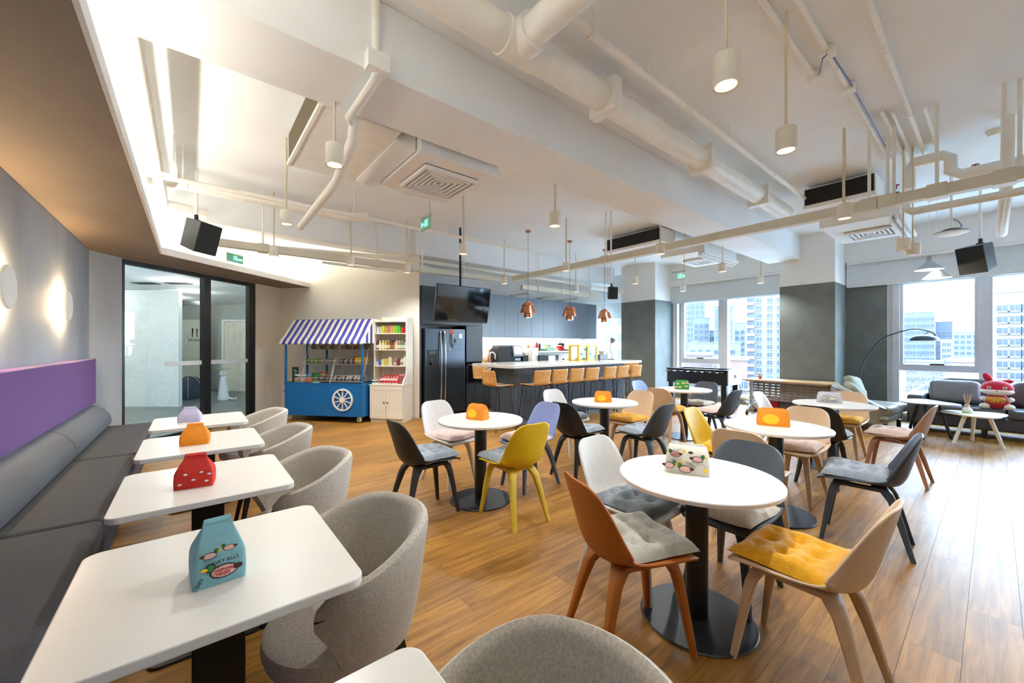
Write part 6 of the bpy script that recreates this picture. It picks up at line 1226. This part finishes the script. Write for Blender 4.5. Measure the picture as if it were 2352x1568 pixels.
# loudspeakers
def speaker(x, y, z, rz, tilt, lb, s=1.0):
    t = thing('loudspeaker', lb, 'loudspeaker', (x, y, z), rz, 'black hanging loudspeakers'); rt = Matrix.Rotation(R(tilt), 3, 'X'); w0, w1, hh, dd = 0.15*s, 0.11*s, 0.19*s, 0.13*s
    q = [(-w0, -dd, -hh), (w0, -dd, -hh), (w0, -dd, hh), (-w0, -dd, hh), (-w1, dd, -hh*0.85), (w1, dd, -hh*0.85), (w1, dd, hh), (-w1, dd, hh)]
    MB()._add([rt @ Vector(p) for p in q], [(0, 1, 2, 3), (4, 7, 6, 5), (0, 4, 5, 1), (1, 5, 6, 2), (2, 6, 7, 3), (3, 7, 4, 0)]).build('cabinet', mat('speaker_case', '#4A4C4C', 0.5), t, bevel=0.008)
    MB()._add([rt @ Vector(p) for p in [(-w0*.95, -dd-0.008, -hh*.96), (w0*.95, -dd-0.008, -hh*.96), (w0*.95, -dd-0.008, hh*.96), (-w0*.95, -dd-0.008, hh*.96), (-w0*.95, -dd, -hh*.96), (w0*.95, -dd, -hh*.96), (w0*.95, -dd, hh*.96), (-w0*.95, -dd, hh*.96)]], [(0, 1, 2, 3), (4, 7, 6, 5), (0, 4, 5, 1), (1, 5, 6, 2), (2, 6, 7, 3), (3, 7, 4, 0)]).build('grille', mat('speaker_grille', '#0E0F12', 0.7, bump=0.3, bscale=500), t)
    MB().cyl((0, 0.05, hh), (0, 0.05, hh+0.09), 0.022, n=10).box(-0.03, 0.03, 0.02, 0.08, hh-0.02, hh+0.03).build('bracket', m_matblack, t); MB().cyl((0, 0.05, hh+0.09), (0, 0.05, ZC-z), 0.018, n=10).build('pole', m_pipe, t)
speaker(0.08, 6.3, 2.78, R(42), 16, 'loudspeaker hanging above the booth end, side lit grey'); speaker(8.5, 0.15, 2.63, R(-118), 14, 'loudspeaker hanging before the right-hand window'); speaker(8.2, 6.08, 2.74, R(-38), 10, 'small-looking loudspeaker beyond the copper pendants', 0.8)
# exit signs
m_exit = emit('exit_green', '#5BE0A6', 1.6); m_exp = mat('exit_panel', '#8FC8AE', 0.2, var=0.02); m_exd = mat('exit_dark', '#123B2E', 0.3)
def man(t, x, y0, z, s, m):
    b_ = MB(); P = lambda a, c: (x+a*s, y0, z+c*s)
    b_.ell(P(0.1, 0.62), (0.11*s, 0.003, 0.11*s), 10, 6)
    for a, c, d, e in ((0.05, 0.48, -0.05, 0.05), (-0.05, 0.05, 0.22, -0.2), (0.22, -0.2, 0.12, -0.55), (-0.05, 0.05, -0.25, -0.2), (-0.25, -0.2, -0.5, -0.25), (0.05, 0.42, 0.32, 0.22), (0.05, 0.42, -0.25, 0.28)): b_.bar(P(a, c), P(d, e), 0.10*s, 0.004, (0, 1, 0))
    b_.build('running_figure', m, t)
    f_ = MB()
    for q in ((-0.62, -0.62, -0.62, 0.85), (-0.62, 0.85, 0.62, 0.85), (0.62, 0.85, 0.62, -0.62)): f_.bar(P(q[0], q[1]), P(q[2], q[3]), 0.08*s, 0.004, (0, 1, 0))
    f_.build('door_symbol', m, t)
def exit_sign(x, y, z, rz, lb, arrow, panel, txt=None, w_=0.15, stem=True):
    t = thing('exit_sign', lb, 'sign', (x, y, z), rz, 'green exit signs'); MB().box(-w_, w_, -0.006, 0.006, -0.075, 0.075).build('panel', panel, t)
    if stem: MB().box(-w_-0.01, w_+0.01, -0.015, 0.015, 0.075, 0.105).build('housing', m_alu, t); MB().cyl((w_*0.8, 0, 0.105), (w_*0.8, 0, ZC-z), 0.007, n=8).build('stem', m_cable, t)
    man(t, 0.02 if not txt else 0.0, -0.008, -0.005, 0.055, m_exit)
    if arrow:
        s_ = arrow; cx = s_*w_*0.62; a_ = MB().bar((cx-0.035, -0.008, 0), (cx+0.035, -0.008, 0), 0.014, 0.003, (0, 1, 0)).bar((cx+s_*0.035, -0.008, 0), (cx+s_*0.010, -0.008, 0.028), 0.013, 0.003, (0, 1, 0)).bar((cx+s_*0.035, -0.008, 0), (cx+s_*0.010, -0.008, -0.028), 0.013, 0.003, (0, 1, 0)); a_.build('arrow', m_exit, t)
    if txt: text('lettering', txt, 0.055, m_exit, frame_mw((0.105, -0.0075, -0.01), (1, 0, 0), (0, 0, 1)), t)
exit_sign(2.30, 4.55, 2.96, R(-90), 'green translucent exit sign with a left arrow hanging near the diffuser', -1, m_exp, w_=0.12)
px_ = gp(1.79, -0.012); exit_sign(px_[0], px_[1], 3.0, math.atan2(GU.y, GU.x), 'dark green EXIT sign on the bright wall above the entrance', 0, m_exd, 'EXIT', 0.17, False)
exit_sign(7.2, 3.80, 2.73, R(-90), 'green exit sign with a right arrow hanging before the football table window', 1, glass('exit_clear', (0.92, 0.97, 0.95), 0.9), w_=0.13)
# wall sconces on the left wall
for i, (y, lb) in enumerate(((4.13, 'round wall sconce nearer the camera above the purple panel'), (5.78, 'round wall sconce farther along above the purple panel'))):
    t = thing('wall_sconce', lb, 'lamp', (-1.0, y, 1.81), 0, 'round wall sconces'); MB().lathe([(0, 0.045), (0.142, 0.045), (0.145, 0.05), (0.145, 0.06), (0.14, 0.066), (0, 0.066)], 48, axis='x').build('disc', m_white, t); MB().lathe([(0, 0.0005), (0.09, 0.0005), (0.09, 0.03), (0, 0.045)], 32, axis='x').build('light_source', emit('sconce_glow', '#FFD8A0', 16), t)
    for k in range(8): a = 2*PI*k/8; lamp('sconce_light', 'POINT', (0.03, 0.115*math.cos(a), 0.115*math.sin(a)), SCONCE_W/8, (1, 0.72, 0.42), t, size=0.02)
# cove lighting above the soffit
cv = thing('cove_light', 'LED strip glowing upwards on top of the booth soffit', 'light', (-0.62, 2.0, ZS+0.062)); MB().box(-0.012, 0.012, -4.6, 4.9, 0, 0.012).build('strip', emit('cove_led', '#FFF1DC', 5), cv); l_ = lamp('cove_area', 'AREA', (0.0, 0.1, 0.02), COVE_W, (1, 0.93, 0.80), cv, size=0.06, sizey=9.4); l_.rotation_euler = (PI, 0, 0)
ang = math.atan2(GU.y, GU.x); cpos = gp(1.45, -0.28)
cv2 = thing('cove_light', 'LED strip glowing upwards on the soffit above the entrance', 'light', (cpos[0], cpos[1], ZS+0.062), ang); MB().box(-1.4, 1.4, -0.012, 0.012, 0, 0.012).build('strip', emit('cove_led', '#FFF1DC', 5), cv2); l_ = lamp('cove_area', 'AREA', (0, 0, 0.02), COVE_W*0.5, (1, 0.95, 0.85), cv2, size=2.8, sizey=0.06); l_.rotation_euler = (PI, 0, 0)
# ------------------------------------------------------------------ city outside
def ex(u, D): r = (u-1176)/FPX; return D*(0.6316+0.7753*r), D*(0.7753-0.6316*r)
m_win = mat('far_window', '#262E38', 0.45, var=0.25, scale=0.8, spec=0.25); m_winf = mat('far_frame', '#4C5056', 0.6)
GZ = -24.0
struct('ground', MB().box(14, 900, -700, 700, GZ-1, GZ), mat('city_ground', '#A4A5A2', 0.9, var=0.2, scale=0.05))
def building(lb, u0, u1, D, z1, depth, col, rows=(), cols=(), win=(1.6, 1.6), floor_h=3.0, top=None, rz=None, parts=True, roof=None, bal=None):
    """facade between image columns u0..u1 at distance D facing the room; windows are real recessed frames and panes"""
    # the facade stands square to the line of sight to its middle
    xc, yc = ex((u0+u1)/2, D); xa, ya = ex(u0, D); xb, yb = ex(u1, D); w_ = math.hypot(xc, yc)*abs(math.atan2(yb, xb)-math.atan2(ya, xa)); a = math.atan2(yc, xc)-PI/2
    x0, y0 = xc-math.cos(a)*w_/2, yc-math.sin(a)*w_/2
    t = thing('building', lb, 'building', (x0, y0, GZ), a); H_ = z1-GZ
    MB().box(0, w_, 0, depth, 0, H_).build('wall', mat('bld_'+col, col, 0.85, var=0.04, scale=0.3), t)
    MB().box(-0.3, w_+0.3, -0.3, depth+0.3, H_, H_+0.6).build('parapet', mat('bld_'+(roof or col), roof or col, 0.85), t)
    ww, wh = win; key = (ww, wh)
    pm = MB().box(-ww/2, ww/2, -0.05, 0.02, 0, wh).mesh('pane'); pm.materials.append(m_win); f_ = MB()
    for q in ((-ww/2-0.15, -ww/2, -0.15, wh+0.15), (ww/2, ww/2+0.15, -0.15, wh+0.15), (-ww/2, ww/2, -0.15, 0), (-ww/2, ww/2, wh, wh+0.15), (-0.06, 0.06, 0, wh)): f_.box(q[0], q[1], -0.12, 0.05, q[2], q[3])
    f_.box(-ww/2-0.2, ww/2+0.2, -0.6, 0, -0.35, -0.15); fm = f_.mesh('window'); fm.materials.append(m_winf)
    for z in rows:
        for c_ in cols:
            f = link('window', fm, t); f.location = (c_*w_, -0.02, z-GZ); p = link('pane', pm, f)
    if bal:
        bx0, bx1 = bal; bm = MB().box(bx0*w_, bx1*w_, -1.2, 0, 0, 1.1).mesh('balcony'); bm.materials.append(mat('balcony_rose', '#716260', 0.8)); gm = MB().box(bx0*w_+0.1, bx1*w_-0.1, -1.1, -0.05, 1.1, 2.7).mesh('balcony_glazing'); gm.materials.append(m_win)
        for z in rows: o = link('balcony', bm, t); o.location = (0, 0, z-GZ-0.9); g = link('balcony_glazing', gm, o)
    return t
fl = lambda a, b, h=3.0: [a+h*i for i in range(int((b-a)/h)+1)]  # haze of the distant blocks is put into their bluish grey colours
building('tall pale residential tower with rose balconies seen beside the pillar', 1713, 1838, 150, 26, 14, '#504F4D', fl(-21, 22), (0.24, 0.44, 0.62, 0.8, 0.94), (1.7, 1.6), bal=(0.0, 0.15))
building('cream apartment block with air conditioners at the right edge', 2284, 2520, 98, 15.2, 16, '#544F4C', fl(-22, 12.5, 2.95), (0.06, 0.19, 0.33, 0.47, 0.61, 0.75), (2.0, 1.5), roof='#4D4948')
building('slim beige block at the left edge of the football table window', 1545, 1577, 120, 24, 12, '#504C43', fl(-18, 20), (0.8,), (1.6, 1.6))
building('pale glass office tower above the football table', 1574, 1620, 420, 52, 30, '#3E474E', fl(-14, 46, 6), (0.15, 0.38, 0.62, 0.85), (3.6, 4.4))
building('stepped glass office block below the pale tower', 1592, 1630, 330, 24, 24, '#444A50', fl(-14, 18, 5), (0.2, 0.5, 0.8), (3.0, 3.4))
building('white slab block in the middle of the football table window', 1622, 1645, 340, 14, 16, '#4F5155', fl(-14, 9, 5), (0.3, 0.7), (2.4, 2.6))
building('dark stepped tower behind the window mullion', 1640, 1684, 300, 31, 20, '#363D44', fl(-14, 26, 5), (0.2, 0.5, 0.8), (2.8, 3.2))
building('long grey midrise behind the pink roofs', 1578, 1700, 210, 2.5, 20, '#484B4F', fl(-20, -2, 4.2), (0.1, 0.25, 0.4, 0.55, 0.7, 0.85), (2.2, 2.2))
building('pale towers left of the residential tower', 1686, 1714, 330, 20, 20, '#4C5055', fl(-14, 15, 5), (0.25, 0.7), (2.6, 3.0))
building('low pink apartment house under the glass towers', 1574, 1636, 95, -1.0, 12, '#514340', fl(-20, -5, 3.2), (0.15, 0.4, 0.65, 0.88), (1.5, 1.5), roof='#4D4B4A')
building('low rose brick house beside the residential tower', 1645, 1716, 80, -1.6, 12, '#4F3C39', fl(-20, -5, 3.2), (0.15, 0.4, 0.65, 0.88), (1.4, 1.4), roof='#4B4948')
building('broad grey hotel block in the right-hand window', 2074, 2146, 380, 33, 40, '#3D434B', fl(-14, 26, 6.5), (0.08, 0.22, 0.36, 0.5, 0.64, 0.78, 0.92), (3.2, 3.4), roof='#363C44')
building('darker block right of the grey hotel', 2148, 2188, 400, 25, 30, '#323943', fl(-14, 18, 6.5), (0.2, 0.5, 0.8), (3.2, 3.4))
building('pale low block beyond the arc lamp', 2188, 2246, 460, 17, 30, '#474B50', fl(-16, 11, 6.5), (0.15, 0.4, 0.65, 0.9), (3.2, 3.4))
building('small pink block in the distance', 2160, 2188, 330, 6, 16, '#504849', fl(-14, 1, 5), (0.3, 0.7), (2.4, 2.6))
building('long pale school building among the trees', 2080, 2165, 190, -6.5, 14, '#4B4C4F', fl(-20, -11, 4), (0.1, 0.3, 0.5, 0.7, 0.9), (2.4, 2.0))
building('pink house with a pale flat roof behind the sofa', 2178, 2268, 75, -1.8, 12, '#534443', fl(-20, -5, 3.1), (0.2, 0.6, 0.9), (1.6, 1.5), roof='#51504F')
building('white apartment block seen through the kitchen window', 1380, 1440, 70, 18, 12, '#535456', fl(-16, 15, 3.0), (0.15, 0.45, 0.8), (1.6, 1.6))
# bare winter trees
m_bark = mat('pale_bark', '#544E48', 0.9, var=0.2); m_twig = mat('winter_twigs', '#4A443E', 0.95, var=0.3, scale=0.6)
def tree(u, D, h_, seed, lb, tw=m_twig):
    rnd = random.Random(seed); x, y = ex(u, D); t = thing('tree', lb, 'tree', (x, y, GZ), 0, 'winter trees outside the windows')
    MB().tube([(0, 0, 0), (0.1, 0, h_*0.35), (0, 0.1, h_*0.7)], [0.30, 0.22, 0.10], 7).build('trunk', m_bark, t)
    b_ = MB()
    for i in range(16):
        a = rnd.uniform(0, 2*PI); z0 = h_*rnd.uniform(0.3, 0.68); l_ = h_*rnd.uniform(0.2, 0.36); d = Vector((math.cos(a), math.sin(a), rnd.uniform(0.5, 1.2))).normalized(); p = Vector((0, 0, z0)); b_.tube([p, p+d*l_*0.5, p+d*l_+Vector((0, 0, l_*0.12))], [0.09, 0.06, 0.02], 5)
    b_.build('branches', m_bark, t)
    w_ = MB()
    for i in range(900):
        a = rnd.uniform(0, 2*PI); ph = rnd.uniform(0, PI); rr = h_*0.30*rnd.uniform(0.35, 1)**0.5; p = Vector((rr*math.sin(ph)*math.cos(a), rr*math.sin(ph)*math.sin(a), h_*0.70+rr*0.9*math.cos(ph))); d = Vector((rnd.uniform(-1, 1), rnd.uniform(-1, 1), rnd.uniform(-0.2, 1))).normalized()*rnd.uniform(0.6, 1.4); s_ = d.orthogonal().normalized()*0.05
        w_._add([p-s_, p+s_, p+d], [(0, 1, 2)])
    tag(w_.build('twigs', tw, t), kind='stuff')
m_tg = mat('evergreen_twigs', '#333D30', 0.95, var=0.3, scale=0.6)
for i, (u, D, h_, lb) in enumerate(((1600, 60, 18, 'bare tree left below the football table window'), (1635, 66, 19, 'bare tree in the middle below the pink roofs'), (1690, 58, 17, 'bare tree in front of the rose brick house'), (1735, 62, 16.5, 'pale bare tree at the foot of the residential tower'), (1768, 70, 18, 'bare tree below the residential tower, near the pillar'), (1712, 50, 14, 'nearest bare tree beside the flip-top table'),
        (2080, 55, 15, 'bare tree behind the sofa arm'), (2105, 48, 17, 'evergreen tree behind the sofa'), (2140, 56, 18.5, 'tall dull green tree left of the pink house'), (2165, 62, 18, 'dull green tree touching the pink house'), (2120, 110, 20, 'bare tree in front of the school building'), (2175, 120, 20, 'bare tree right of the school building'), (2215, 130, 20, 'distant bare tree above the pink roof'), (2090, 130, 20, 'distant bare tree under the grey hotel'), (2240, 110, 19, 'bare tree beside the window mullion'), (2060, 90, 18, 'bare tree at the left edge of the right-hand window'))): tree(u, D, h_, 40+i, lb, m_tg if i in (7, 8, 9) else m_twig)
sl_ = thing('street_lamp', 'white twin street lamp mast outside the right-hand window', 'street lamp', (*ex(2094, 40), GZ)); MB().cyl((0, 0, 0), (0, 0, 20.8), 0.14, 0.08, n=10).build('mast', m_white, sl_); MB().bar((0, 0, 20.8), (0.5, -0.8, 21.4), 0.14, 0.10).build('lamp_arm', m_white, sl_); MB().bar((0, 0, 20.5), (-0.6, 0.6, 20.3), 0.5, 0.25).build('lamp_head', m_white, sl_)
